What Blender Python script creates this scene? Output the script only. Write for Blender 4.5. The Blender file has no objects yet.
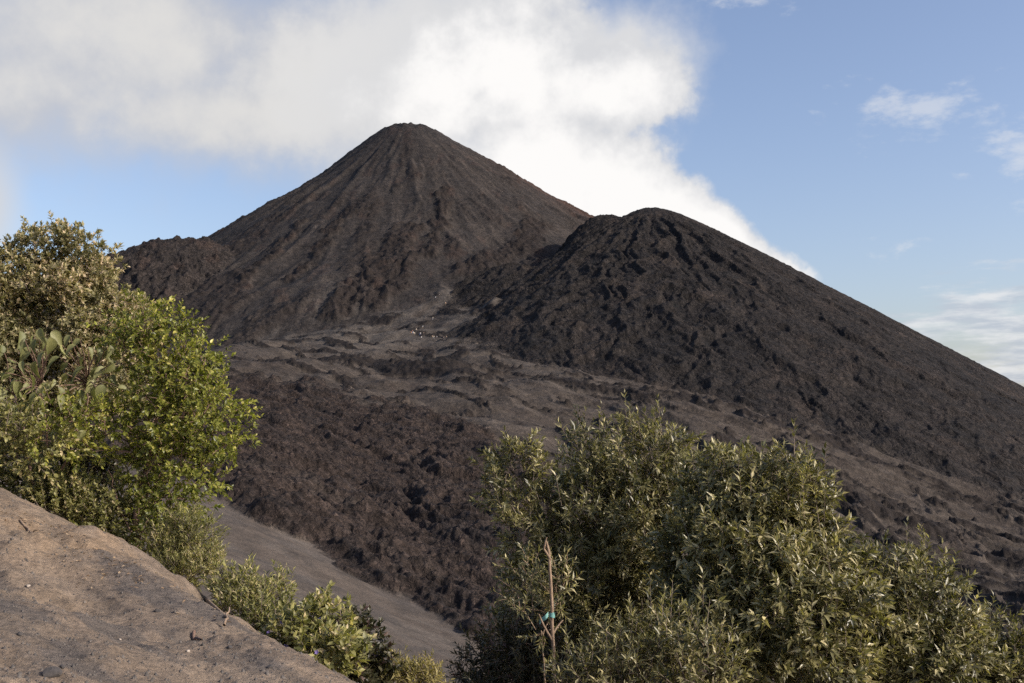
import bpy, math, random
import numpy as np
from mathutils import Vector

random.seed(7)
RNG = np.random.default_rng(7)
F32 = np.float32
scene = bpy.context.scene
COL = scene.collection

# ------------------------------------------------------------------ camera maths
FPX, CX, CY = 1098.0, 512.0, 341.5
PITCH = math.radians(4.6)
CP, SP = math.cos(PITCH), math.sin(PITCH)

def ray(px, py):
    """azimuth (clockwise from +Y) and slope z / horizontal distance of a line of sight"""
    u = (px - CX) / FPX
    v = (CY - py) / FPX
    dx, dy, dz = u, CP - v * SP, SP + v * CP
    h = math.hypot(dx, dy)
    return math.atan2(dx, dy), dz / h

def P(px, py, r):
    az, e = ray(px, py)
    return np.array([r * math.sin(az), r * math.cos(az), r * e])

# ------------------------------------------------------------------ noise
_perm = np.random.default_rng(11).permutation(256).astype(np.int32)
_perm = np.concatenate([_perm, _perm])
_ga = np.random.default_rng(12).uniform(0, 2 * np.pi, 256)
_gx, _gy = np.cos(_ga).astype(F32), np.sin(_ga).astype(F32)

def pn(x, y, seed=0):
    x = np.asarray(x, F32) + F32(seed * 17.31)
    y = np.asarray(y, F32) + F32(seed * 9.73)
    fx, fy = np.floor(x), np.floor(y)
    ix, iy = fx.astype(np.int32) & 255, fy.astype(np.int32) & 255
    x = x - fx; y = y - fy
    u = x * x * x * (x * (x * 6 - 15) + 10)
    v = y * y * y * (y * (y * 6 - 15) + 10)
    ix1, iy1 = (ix + 1) & 255, (iy + 1) & 255
    a, b = _perm[ix], _perm[ix1]
    h00, h10, h01, h11 = _perm[a + iy], _perm[b + iy], _perm[a + iy1], _perm[b + iy1]
    n00 = _gx[h00] * x + _gy[h00] * y
    n10 = _gx[h10] * (x - 1) + _gy[h10] * y
    n01 = _gx[h01] * x + _gy[h01] * (y - 1)
    n11 = _gx[h11] * (x - 1) + _gy[h11] * (y - 1)
    t0 = n00 + u * (n10 - n00)
    t1 = n01 + u * (n11 - n01)
    return (t0 + v * (t1 - t0)) * F32(1.5)

def fbm(x, y, o=4, g=0.5, seed=0):
    s = 0; a = 1.0
    for k in range(o):
        s = s + a * pn(x, y, seed + k * 3)
        x = x * F32(2.03); y = y * F32(2.03); a *= g
    return s

def ridged(x, y, o=4, g=0.5, seed=0):
    """0..~1.8, sharp crests"""
    s = 0; a = 1.0
    for k in range(o):
        n = 1 - np.abs(pn(x, y, seed + k * 3)) * F32(1.6)
        s = s + a * n * n
        x = x * F32(2.07); y = y * F32(2.07); a *= g
    return s

def billow(x, y, o=4, g=0.5, seed=0):
    """0..~1.5, rounded lumps with creases between"""
    s = 0; a = 1.0
    for k in range(o):
        s = s + a * np.abs(pn(x, y, seed + k * 3)) * F32(1.6)
        x = x * F32(2.07); y = y * F32(2.07); a *= g
    return s

def sstep(a, b, x):
    t = np.clip((x - a) / (b - a), 0, 1)
    return t * t * (3 - 2 * t)

# ------------------------------------------------------------------ terrain: broad shape
# control points: (px, py of the line of sight, horizontal distance)
CTRL = [
 # near hill
 (0,683,6.7),(150,683,7.3),(340,683,8.3),(0,500,17),(60,530,15.6),(130,560,14.2),(190,586,12.4),(240,620,10.6),(300,661,9.2),
 (0,590,10),(90,600,10.5),(190,640,9),(-150,450,20),(-150,600,10),(-400,420,16),(-400,560,8),
 (0,550,21),(60,580,20),(130,615,18.5),(190,640,16.5),(240,672,14.5),(300,705,13),(340,725,12),(-150,500,25),
 (0,560,32),(210,640,28),(350,715,26),(210,620,45),(350,690,45),
 (0,525,80),(0,455,150),(0,400,330),(-200,480,60),(-200,420,160),(-200,380,400),
 # ash slope
 (210,590,70),(210,545,100),(210,490,140),(350,678,60),(350,640,75),(350,573,115),(480,690,68),(480,640,98),(280,560,105),(420,662,78),
 # right of the hill, behind the trees
 (440,735,9),(512,775,8),(512,745,20),(512,722,40),(512,692,70),(512,655,97),
 (750,830,8),(750,790,20),(750,770,40),(750,735,70),(750,695,100),(750,650,130),
 (1024,870,9),(1024,830,20),(1024,790,50),(1024,700,110),(1024,640,180),(1024,600,260),(1024,540,380),(1024,480,500),
 (1300,880,10),(1300,800,40),(1300,650,150),(1300,560,400),(1300,520,700),
 # lava field
 (300,538,125),(300,450,210),(300,387,360),(420,605,110),(420,500,180),(420,412,320),(210,378,380),(210,430,210),
 (500,540,150),(500,445,270),(600,555,160),(600,472,260),(600,420,350),(700,620,130),(700,540,200),(700,455,320),(700,405,430),
 (850,640,145),(850,560,240),(850,502,340),(850,450,440),
 # basin
 (230,356,480),(300,346,540),(400,334,620),(440,292,720),(450,371,440),(550,378,450),(480,350,560),(620,385,470),(420,345,560),
 (350,352,520),(400,385,400),(330,340,600),
 (440,300,800),(440,345,1100),(200,357,650),(200,375,1000),(0,370,600),(0,400,1000),(700,400,640),(700,420,1000),(1024,460,750),(1024,480,1200),
 (-300,400,900),(1300,500,1400),
 (0,450,3000),(512,450,3000),(1024,480,3000),(0,455,7000),(512,455,7000),(1024,465,7000),(-400,450,4000),(1400,480,4000),
]
def _tps_setup():
    pts = []; val = []
    for px, py, r in CTRL:
        az, e = ray(px, py)
        pts.append((az * 3.2, math.log(r))); val.append(e)
    for azd in (-75, -50, -35, -20, 0, 20, 35, 50, 75):      # the ground the photographer stands on
        tilt = -0.10 * math.sin(math.radians(azd))
        for r in (1.2, 2.2, 4.0):
            pts.append((math.radians(azd) * 3.2, math.log(r))); val.append(-1.62 / r + tilt)
    for azd in (-75, -55):
        for r, z in ((20, -1.5), (60, -6), (200, -10), (800, 0), (4000, -60)):
            pts.append((math.radians(azd) * 3.2, math.log(r))); val.append(z / r)
    for azd in (55, 75):
        for r, z in ((20, -6), (60, -22), (200, -60), (800, -120), (4000, -200)):
            pts.append((math.radians(azd) * 3.2, math.log(r))); val.append(z / r)
    X = np.array(pts); Y = np.array(val)
    # E * r^0.5-ish scaling is not needed: fit the slope itself
    n = len(X)
    d2 = ((X[:, None] - X[None]) ** 2).sum(-1)
    K = 0.5 * d2 * np.log(d2 + 1e-12) + np.eye(n) * 2e-4
    A = np.zeros((n + 3, n + 3)); A[:n, :n] = K
    A[:n, n] = 1; A[:n, n + 1:] = X; A[n, :n] = 1; A[n + 1:, :n] = X.T
    sol = np.linalg.solve(A, np.concatenate([Y, np.zeros(3)]))
    return X, sol
TX, TS = _tps_setup()

def base_slope(az, r):
    a = np.clip(np.asarray(az, float), -1.31, 1.31) * 3.2
    l = np.log(np.maximum(np.asarray(r, float), 1.0))
    n = len(TX); out = np.empty(a.shape)
    for s in range(0, a.size, 20000):
        aa, ll = a[s:s + 20000], l[s:s + 20000]
        d2 = (aa[:, None] - TX[None, :, 0]) ** 2 + (ll[:, None] - TX[None, :, 1]) ** 2
        k = 0.5 * d2 * np.log(d2 + 1e-12)
        out[s:s + 20000] = k @ TS[:n] + TS[n] + TS[n + 1] * aa + TS[n + 2] * ll
    return out

def base_z(az, r):
    aaz = np.abs(az)
    z = base_slope(az, r) * np.maximum(r, 1.0)
    back = sstep(1.31, 2.6, aaz)
    if np.any(back > 0):
        zb = -1.62 - 0.06 * np.maximum(r - 3, 0) * np.clip(40 / np.maximum(r, 40), 0.3, 1)
        z = z * (1 - back) + zb * back
    return z

def polyline(pts, per='az'):
    a = np.array([ray(p[0], 400)[0] for p in pts]); v = np.array([p[1] for p in pts], float)
    return lambda az: np.exp(np.interp(az, a, np.log(v)))
lava_near = polyline([(-300, 190), (0, 172), (210, 140), (300, 124), (420, 109), (500, 97), (600, 90), (720, 84), (1000, 80)])
lava_far = polyline([(-300, 380), (0, 380), (210, 378), (300, 362), (420, 325), (480, 290), (520, 265), (560, 225), (640, 165), (720, 110), (900, 75)])

# axes of the three eruptive piles (world x, y, top z)
def axis(px, py, r):
    p = P(px, py, r); return float(p[0]), float(p[1]), float(p[2])
C1 = axis(409, 124, 1100)          # the summit cone
C2 = axis(652, 209, 830)           # the lava-covered dome in front of it, right
C3 = axis(188, 240, 900)           # the lava delta, left
FD = (0.74, -0.67)                 # direction the old flows run down the valley

def _profile(tab):
    xs = np.arange(0, 901.0); v = np.interp(xs, *zip(*tab))
    k = np.exp(-.5 * (np.arange(-24, 25) / 7.0) ** 2); k /= k.sum()
    full = np.concatenate([v[1:25][::-1], v, v[-1] + (np.arange(1, 25)) * (v[-1] - v[-2])])
    return xs, np.convolve(full, k, 'valid')
PROF_L = _profile([(0, 2), (22, 4.5), (38, 15), (58, 33), (108, 75), (158, 106), (214, 143), (300, 200), (900, 570)])
PROF_R = _profile([(0, 2), (22, 4.5), (36, 13), (61, 29), (91, 46), (151, 84), (183, 104), (300, 176), (900, 545)])

def cone1(x, y):
    dx, dy = x - C1[0], y - C1[1]
    rho = np.sqrt(dx * dx + dy * dy); th = np.arctan2(dx, -dy)
    wl = sstep(.5, -1.1, th)
    return C1[2] - (np.interp(rho, *PROF_L) * wl + np.interp(rho, *PROF_R) * (1 - wl)), rho, th

def cone(x, y, ax, smooth, slope, steep=None):
    dx, dy = x - ax[0], y - ax[1]
    rho = np.sqrt(dx * dx + dy * dy)
    th = np.arctan2(dx, -dy)                     # 0 = towards the viewer, + = right
    s = slope(th) * (1 if steep is None else 1 + sstep(.3, -1.2, th) * (np.interp(rho, (0, 60, 110, 160, 230, 400), (.14, .17, .20, .11, .03, 0))))
    return ax[2] - s * (np.sqrt(rho * rho + smooth * smooth) - smooth), rho, th

def seg_dist(x, y, pl):
    d = np.full(x.shape, 1e9)
    for (x0, y0), (x1, y1) in zip(pl[:-1], pl[1:]):
        t = np.clip(((x - x0) * (x1 - x0) + (y - y0) * (y1 - y0)) / ((x1 - x0) ** 2 + (y1 - y0) ** 2), 0, 1)
        d = np.minimum(d, np.hypot(x - x0 - t * (x1 - x0), y - y0 - t * (y1 - y0)))
    return d

def lerp_th(tab):
    t = np.radians([k for k, _ in tab]); v = [k for _, k in tab]
    return lambda th: np.interp(th, t, v)
S1 = lerp_th([(-180, .7), (-100, .865), (-60, .75), (0, .66), (60, .64), (95, .635), (180, .7)])
S2 = lerp_th([(-180, .5), (-120, .8), (-90, 1.15), (-60, .62), (-25, .44), (0, .455), (20, .5), (60, .62), (90, .84), (140, .88), (180, .7)])
C2B = axis(603, 216, 822); C2C = axis(512, 264, 742)
S2B = lerp_th([(-180, .6), (-95, 1.9), (-60, 1.3), (-25, .7), (20, .5), (60, .6), (90, .8), (180, .6)])
S2C = lerp_th([(-180, .5), (-90, .62), (-40, .60), (0, .54), (90, .45), (180, .5)])
S3 = lerp_th([(-180, .5), (-90, .6), (0, .68), (60, .78), (110, .7), (180, .5)])

def cone_xy(px, py):
    az, e = ray(px, py); r = np.linspace(600, 1150, 3000); x = r * math.sin(az); y = r * math.cos(az)
    k = int(np.argmax(cone1(x, y)[0] / r >= e)); return float(x[k]), float(y[k])
HUMP = P(62, 560, 12.6)[:2]; HOLL = P(228, 610, 11.6)[:2]
TONGUES = [([cone_xy(*p) for p in q], w) for q, w in (
    ([(408, 232), (388, 262), (372, 292), (350, 318), (338, 338)], 17), ([(405, 262), (398, 300), (372, 325)], 12),
    ([(540, 225), (520, 250), (490, 268), (465, 285)], 16), ([(300, 225), (270, 262), (238, 300)], 6), ([(445, 190), (440, 225), (430, 262)], 7),
    ([(352, 208), (325, 245), (292, 290)], 6))]
TRAIL = [P(*p)[:2] for p in ((455, 288, 712), (447, 300, 700), (440, 312, 685), (428, 322, 668), (418, 332, 650), (400, 340, 620), (430, 339, 625), (458, 348, 600))]

def height(az, r, want_col=False):
    """terrain height (and, if asked, region index and colour) at azimuth az, distance r"""
    az = np.asarray(az, F32).ravel(); r = np.asarray(r, F32).ravel()
    x = r * np.sin(az); y = r * np.cos(az)
    N = x.size
    b0 = base_z(az, r).astype(F32)
    b = b0.copy()
    s_al = x * F32(FD[0]) + y * F32(FD[1]); t_ac = -x * F32(FD[1]) + y * F32(FD[0])
    # ---- masks
    rim = 38.0
    wf = 1 - sstep(30, 48, r)                                  # near hill
    warp = 1 + 0.035 * fbm(x / 14, y / 14, 3, .55, 5) * (r > 40) * (r < 700)
    rn, rf = lava_near(az), lava_far(az)
    kk = np.nonzero((r > 60) & (r < 420))[0]
    warp = warp.astype(F32)
    if kk.size: warp[kk] += .012 * fbm(x[kk] / 3.2, y[kk] / 3.2, 3, .6, 6)
    lfar = 1 - sstep(0.94, 1.05, r * (1 + (warp - 1) * 2.2) / rf)
    lin = sstep(0.99, 1.05, r * warp / rn) * lfar
    linc = sstep(0.992, 1.004, r * warp / rn) * lfar
    wash = (r > 38) * (1 - sstep(0.985, 1.005, r * warp / rn))
    wbas = sstep(0.94, 1.05, r * (1 + (warp - 1) * 2.2) / rf) * (1 - sstep(900, 1500, r))
    col = np.zeros((N, 3), F32); tmp = None
    def mixc(w_, c_):
        nonlocal tmp
        w_ = np.asarray(w_, F32)[:, None]; tmp = tmp * (1 - w_) + w_ * np.array(c_, F32)
    def put(i, w, c):
        w = np.asarray(w, F32)
        if w.ndim == 0: w = np.full(i.size, w, F32)
        col[i] = col[i] * (1 - w[:, None]) + w[:, None] * np.asarray(c, F32)
    col[:] = (.085, .074, .066)
    # ---- near hill
    i = np.nonzero(r < 48)[0]
    if i.size:
        xi, yi = x[i], y[i]
        hum = fbm(xi / 3.1, yi / 3.1, 3, .5, 21)
        d = .19 * hum * np.clip(r[i] / 8, .2, 1) + .030 * fbm(xi / .55, yi / .55, 4, .55, 22)
        sand0 = sstep(.05, .5, fbm(xi / 2.2, yi / 2.2, 3, .5, 28))
        rill = ridged(s_al[i] / 2.6 + .4 * hum, t_ac[i] / .45, 2, .5, 23)
        d = d + .022 * rill + .05 * (billow(xi / 1.1, yi / 1.1, 4, .6, 27) - .5) * (.3 + sand0)
        px_, py_ = xi, yi
        d = d + .13 * np.exp(-((xi - HUMP[0]) / 1.25) ** 2 - ((yi - HUMP[1]) / 1.5) ** 2) * (1 + .5 * fbm(xi / .7, yi / .7, 3, .6, 29))
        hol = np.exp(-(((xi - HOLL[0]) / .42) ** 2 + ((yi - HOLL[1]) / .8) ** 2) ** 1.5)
        d = d - .24 * hol
        b[i] += d * wf[i]
        if want_col:
            put(i, 1.0, (.196, .152, .115))
            sand = sstep(-.15, .55, fbm(s_al[i] / 2.4, t_ac[i] / .8, 5, .6, 24) + .25 * hum)
            put(i, .65 * sand, (.26, .202, .150))
            dk = sstep(.1, .6, fbm(s_al[i] / 3.5, t_ac[i] / 1.0, 5, .62, 25))
            put(i, .7 * dk, (.105, .094, .087))
            tan = sstep(.32, .6, fbm(xi / 1.5, yi / 1.5, 4, .55, 26) + .5 * np.exp(-((az[i] + .36) / .1) ** 2 - ((r[i] - 13.0) / 2.2) ** 2))
            put(i, .5 * tan, (.225, .17, .12))
            put(i, .7 * np.exp(-((xi - HUMP[0]) / 1.1) ** 2 - ((yi - HUMP[1]) / 1.4) ** 2) * sstep(-.3, .3, fbm(xi / .5, yi / .5, 4, .6, 30)), (.26, .185, .12))
            put(i, .7 * hol, (.075, .065, .06))  # shade of the hollow put into the ground colour
            put(i, sstep(20, 30, r[i]), (.11, .098, .088))
    # ---- smooth ash slope
    i = np.nonzero((r > 36) & (wash > .01))[0]
    if i.size:
        d = .5 * fbm(s_al[i] / 26, t_ac[i] / 12, 3, .5, 31) + .05 * fbm(s_al[i] / 3, t_ac[i] / 1.2, 4, .6, 32)
        b[i] += d * wash[i]
        if want_col:
            put(i, 1.0, (.124, .101, .083))
            put(i, .55 * sstep(-.1, .6, fbm(s_al[i] / 18, t_ac[i] / 3.0, 5, .6, 33)), (.148, .128, .110))
            put(i, .5 * sstep(.1, .6, fbm(x[i] / 9, y[i] / 9, 5, .65, 34)), (.082, .073, .067))
            put(i, .5 * sstep(.2, .6, fbm(x[i] / 3, y[i] / 3, 2, .7, 35)), (.082, .072, .065))
    # ---- aa lava field
    i = np.nonzero(linc > .01)[0]
    if i.size:
        xi, yi, si, ti = x[i], y[i], s_al[i], t_ac[i]
        w1 = fbm(xi / 20, yi / 20, 3, .5, 41)
        big = 1.5 * w1 + 1.3 * (billow(si / 40 + w1 * .8, ti / 16 + w1, 2, .5, 42) - .5)
        mid = .7 * (billow(xi / 7.5 + w1, yi / 7.5, 3, .55, 43) - .5)
        fn1 = fbm(xi / 2.6, yi / 2.6, 3, .75, 44)
        fin = .34 * fn1 + .42 * np.abs(pn(xi / 1.1, yi / 1.1, 45)) + .18 * np.abs(pn(xi / .5, yi / .5, 47))
        gul = -1.0 * sstep(.25, .7, fbm(si / 22, ti / 6, 2, .5, 46))
        b[i] += (1.2 + big + mid) * lin[i] + (fin + gul) * np.maximum(lin[i], .6 * linc[i])
        if want_col:
            put(i, linc[i], (.046, .0345, .0295))
            put(i, linc[i] * .75 * sstep(-.2, .7, fn1 + .5 * fbm(xi / 9, yi / 9, 3, .5, 48)), (.072, .053, .044))
            put(i, linc[i] * .7 * sstep(.2, .75, fbm(xi / 12, yi / 12, 4, .6, 49)), (.034, .028, .026))
            put(i, linc[i] * .5 * sstep(.45, .8, fbm(si / 30, ti / 10, 4, .6, 50)), (.088, .07, .058))
    # ---- basin and striped slopes beyond it
    i = np.nonzero((wbas > .01))[0]
    if i.size:
        xi, yi, si, ti = x[i], y[i], s_al[i], t_ac[i]
        wv = fbm(xi / 45, yi / 45, 3, .5, 61)
        right = sstep(-20, 70, xi)
        st = ridged(si / 140 + wv * .6, ti / 22 + wv * .9, 3, .5, 62)
        st2 = ridged(si / 30 + wv, ti / 6.5 + wv * 2, 2, .5, 63)
        lump = fbm(xi / 38, yi / 38, 4, .45, 64)
        rough_m = sstep(.05, .30, fbm(si / 95 + wv * .7, ti / 13 + wv * .8, 4, .6, 65) - .10 - .13 * (1 - right))
        rg = billow(xi / 5.5, yi / 5.5, 4, .6, 66)
        d = right * (2.8 * (st - .7) + .35 * (st2 - .7)) + (1 - right) * (3.4 * lump + .4 * (st - .7)) + (.35 + .4 * (1 - right)) * lump
        d = d + rough_m * (.8 + .9 * (rg - .5))
        d = d + .12 * fbm(xi / 3, yi / 3, 3, .6, 67)
        b[i] += d * wbas[i]
        if want_col:
            w = wbas[i]
            put(i, w, (.105, .086, .071))
            put(i, w * .7 * sstep(-.1, .6, fbm(si / 50, ti / 10, 5, .6, 68)), (.078, .062, .052))
            put(i, w * .6 * sstep(.1, .6, fbm(si / 70, ti / 9, 5, .6, 69)), (.145, .119, .098))
            put(i, w * .95 * sstep(.1, .7, rough_m), (.036, .029, .026))
            tr_ = seg_dist(xi, yi, TRAIL) + 1.2 * fbm(xi / 8, yi / 8, 2, .5, 70)
            put(i, w * .6 * sstep(3.6, 1.2, tr_), (.20, .172, .145))
            for (hp, hr, wd) in (((305, 338, 640), 40, .75), ((420, 318, 650), 45, .7), ((400, 335, 600), 50, .6), ((560, 385, 450), 30, .4), ((530, 352, 520), 22, .5), ((340, 350, 520), 40, .35)):
                q = P(*hp); g = np.exp(-((xi - q[0]) ** 2 + ((yi - q[1]) * .6) ** 2) / hr ** 2)
                put(i, w * wd * g * (1 - rough_m) * sstep(-.6, .2, lump), (.165, .142, .120))
    # small spatter cone that throws a shadow, left foot of the dome
    q = P(496, 318, 648)
    dx, dy = x - q[0], y - q[1]
    g = np.exp(-((dx * np.where(dx < 0, 1.9, .8)) ** 2 + dy * dy * .55) / 15 ** 2)
    b += (13 * g + 1.5 * g * fbm(x / 7, y / 7, 2, .5, 130)) * (wbas > 0)
    # ---- eruptive piles
    top = b.copy(); reg = np.zeros(N, np.int8)
    reg[(r > 38) & (wash > .5)] = 1
    reg[linc > .5] = 2
    reg[(wbas > .5) | ((r > 38) & (wash <= .5) & (linc <= .5))] = 3
    far = np.nonzero((r > 330) & (r < 2600) & (np.abs(az) < 1.2))[0]
    if far.size:
        xf, yf, bf = x[far], y[far], b[far]
        c1, rho1, th1 = cone1(xf, yf)
        c2, rho2, th2 = cone(xf, yf, C2, 20, S2)
        c2 = np.maximum(c2, np.maximum(cone(xf, yf, C2B, 24, S2B)[0], cone(xf, yf, C2C, 14, S2C)[0]))
        c3, rho3, th3 = cone(xf, yf, C3, 42, S3)
        c1 = c1.astype(F32); c2 = c2.astype(F32); c3 = c3.astype(F32)
        # concave foot of the summit cone
        c1 = c1 + 18 * sstep(230, 480, rho1)
        c1 = c1 - 3 * np.exp(-(rho1 / 12) ** 2)
        best = np.maximum(np.maximum(bf, c1), np.maximum(c2, c3))
        # summit cone: radial gullies
        k = np.nonzero(c1 > best - 26)[0]
        if k.size:
            a, rh = th1[k].astype(F32), rho1[k].astype(F32)
            xx, yy = xf[k], yf[k]
            w = .10 * fbm(xx / 70, yy / 70, 2, .5, 71)
            amp = sstep(10, 190, rh)
            g1 = ridged(a * 5.5 + w * 1.2, rh / 260 + w, 2, .5, 72)
            g2 = ridged(a * 21 + w * 4, rh / 150, 3, .6, 73)
            g3 = fbm(a * 66 + w * 9, rh / 60, 3, .65, 74)
            rbm = .7 * sstep(.15, .5, fbm(a * 5 + 3.1, rh / 150 + 2.2, 3, .55, 75))       # lava ribs
            wt = 6 * fbm(xx / 16, yy / 16, 3, .6, 86)
            for pl, wd in TONGUES: rbm = np.maximum(rbm, sstep(wd, wd * .45, seg_dist(xx, yy, pl) + wt))
            rr = billow(xx / 9, yy / 9, 4, .6, 76)
            md = .35 + 1.1 * sstep(-.25, .45, fbm(a * 3.1 + 1.7, rh / 110, 3, .5, 84)); md2 = sstep(-.2, .5, fbm(xx / 55, yy / 55, 3, .6, 85))
            d = amp * (3.0 * md * (g1 - .8) + 1.1 * md2 * (g2 - .9) + 1.8 * fbm(xx / 48, yy / 48, 3, .55, 83)) + (.25 + .75 * amp) * .85 * md2 * (ridged(a * 48 + w * 6, rh / 75, 3, .62, 74) - .8)
            d = d + rbm * amp * (1.6 + 1.6 * (rr - .5)) + .4 * (rr - .5)
            d = d + .5 * fbm(xx / 11, yy / 11, 4, .6, 77) + 2.4 * fbm(xx / 10, yy / 10, 3, .55, 88) * (1 - sstep(18, 48, rh))
            c1[k] += d
            if want_col:
                fk = far[k]; wk = sstep(-2, 3, c1[k] - np.maximum(np.maximum(bf[k], c2[k]), c3[k]))
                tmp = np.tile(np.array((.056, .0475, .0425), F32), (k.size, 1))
                mixc(.6 * sstep(-.2, .6, fbm(a * 16 + w, rh / 130, 4, .6, 78)), (.043, .038, .0355))
                mixc(.65 * sstep(.0, .55, fbm(a * 22 + w, rh / 95, 4, .65, 79)), (.090, .074, .063))
                qf = P(300, 340, 690); mixc(.75 * np.exp(-((xx - qf[0]) ** 2 + ((yy - qf[1]) * .7) ** 2) / 30 ** 2) * sstep(-.4, .2, fbm(a * 20, rh / 60, 3, .6, 87)), (.15, .13, .112))
                mixc(.9 * rbm, (.040, .031, .027))
                mixc(.7 * (1 - sstep(20, 75, rh + 25 * w)), (.036, .034, .034))  # cloud shadow on the summit, painted as darker rock
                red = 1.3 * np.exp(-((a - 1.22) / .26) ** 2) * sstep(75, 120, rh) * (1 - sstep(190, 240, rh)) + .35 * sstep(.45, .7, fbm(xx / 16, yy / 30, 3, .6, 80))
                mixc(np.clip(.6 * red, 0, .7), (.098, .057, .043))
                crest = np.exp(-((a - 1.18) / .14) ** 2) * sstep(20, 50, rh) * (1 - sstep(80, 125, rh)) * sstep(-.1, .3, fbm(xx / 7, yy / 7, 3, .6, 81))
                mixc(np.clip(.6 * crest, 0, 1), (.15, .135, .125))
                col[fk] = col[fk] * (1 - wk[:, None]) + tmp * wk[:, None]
        # dome: lava flow lobes radiating from its top
        k = np.nonzero(c2 > best - 26)[0]
        if k.size:
            a, rh = th2[k].astype(F32), rho2[k].astype(F32)
            xx, yy = xf[k], yf[k]
            w = fbm(xx / 38, yy / 38, 3, .55, 91)
            ribs = ridged(a * 7.5 + w * .5, rh / 150 + w * .3, 2, .5, 92)
            rib2 = ridged(a * 17 + w * .75, rh / 95 + w * .2, 4, .6, 93)
            ropes = ridged(rh / 15 + w * 1.2, a * 6 + w, 2, .5, 94)
            rr = billow(xx / 5.5 + w, yy / 5.5, 3, .55, 95)
            ashy = sstep(.84, 1.02, a + .10 * w) * sstep(30, 80, rh)          # the smooth ash flank on the right skyline
            leftw = sstep(.9, -.3, a)
            d = ((.6 + 2.7 * leftw) * (ribs - .8) + (.6 + 1.1 * leftw) * (rib2 - .85)) * sstep(15, 90, rh) + (.7 * leftw) * (ropes - .7) + .45 * (.35 + .65 * leftw) * (rr - .5)
            d = d + .3 * (.4 + .6 * leftw) * fbm(xx / 3.5, yy / 3.5, 2, .7, 96)
            d = d * (1 - .8 * ashy)
            c2[k] += d
            if want_col:
                fk = far[k]; wk = sstep(-2, 3, c2[k] - np.maximum(np.maximum(bf[k], c1[k]), c3[k]))
                tmp = np.tile(np.array((.034, .0290, .0265), F32), (k.size, 1))
                mixc(.7 * sstep(-.2, .6, fbm(a * 12 + w, rh / 60, 4, .6, 97)), (.046, .0375, .033))
                mixc(.6 * sstep(.3, .7, fbm(xx / 30, yy / 30, 4, .6, 98)), (.062, .048, .040))
                mixc(.7 * sstep(.0, .6, fbm(a * 26 + w, rh / 70, 4, .6, 99)), (.022, .020, .0195))
                mixc(.5 * sstep(.5, 1.0, a) * sstep(-.2, .5, fbm(a * 34 + w, rh / 90, 4, .6, 102)), (.062, .050, .043))
                mixc(.8 * ashy * sstep(-.5, .3, fbm(xx / 40, yy / 12, 4, .6, 100)), (.105, .095, .088))
                col[fk] = col[fk] * (1 - wk[:, None]) + tmp * wk[:, None]
        # lava delta on the left
        k = np.nonzero(c3 > best - 26)[0]
        if k.size:
            a, rh = th3[k].astype(F32), rho3[k].astype(F32)
            xx, yy = xf[k], yf[k]
            w = fbm(xx / 30, yy / 30, 3, .5, 111)
            ribs = ridged(a * 9 + w * .8, rh / 140, 3, .55, 112)
            rr = billow(xx / 8, yy / 8, 4, .6, 113)
            d = 4 * (ribs - .8) * sstep(25, 110, rh) + 1.6 * (rr - .5) + 2 * w
            d = d + 2 * sstep(.35, .6, fbm(xx / 9, yy / 9, 2, .5, 114))
            c3[k] += d
            if want_col:
                fk = far[k]; wk = sstep(-2, 3, c3[k] - np.maximum(np.maximum(bf[k], c1[k]), c2[k]))
                tmp = np.tile(np.array((.052, .0425, .038), F32), (k.size, 1))
                mixc(.6 * sstep(-.1, .6, fbm(a * 14, rh / 50, 4, .6, 115)), (.038, .033, .031))
                mixc(.7 * sstep(.2, .7, fbm(xx / 22, yy / 22, 4, .6, 116) + .3 * w), (.075, .053, .044))
                col[fk] = col[fk] * (1 - wk[:, None]) + tmp * wk[:, None]
        m = np.maximum(np.maximum(bf, c1), np.maximum(c2, c3))
        def sm(p, q_, kk):
            h = np.clip(.5 + .5 * (p - q_) / kk, 0, 1)
            return q_ * (1 - h) + p * h + kk * h * (1 - h)
        zz = sm(sm(bf, c1, 7.0), np.maximum(c2, c3), 2.5)
        top[far] = zz
        rg = reg[far]
        rg[(c1 >= m)] = 4; rg[(c2 >= m)] = 5; rg[(c3 >= m)] = 6
        reg[far] = rg
    if want_col:
        # mottling of the rock itself
        k = np.nonzero(r > 90)[0]
        if k.size: col[k] *= (1 + .22 * fbm(x[k] / 5.5, y[k] / 5.5, 3, .7, 121))[:, None]
        col *= np.where(reg == 3, .50, np.where(reg == 1, .65, np.where(reg == 0, .86, np.where(reg == 2, .62, .57))))[:, None]
        return top, reg, np.clip(col, .012, .6)
    return top

def ground_hit(px, py, rmin=4.0, rmax=1400.0):
    """where a line of sight first meets the terrain"""
    az, e = ray(px, py)
    rr = np.exp(np.linspace(math.log(rmin), math.log(rmax), 2600))
    z = height(np.full(rr.shape, az), rr)
    k = np.nonzero(z / rr >= e)[0]
    k = int(k[0]) if k.size else len(rr) - 1
    return np.array([rr[k] * math.sin(az), rr[k] * math.cos(az), float(z[k])]), float(rr[k])

def ground_z(x, y):
    return float(height(np.array([math.atan2(x, y)]), np.array([math.hypot(x, y)]))[0])

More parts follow.
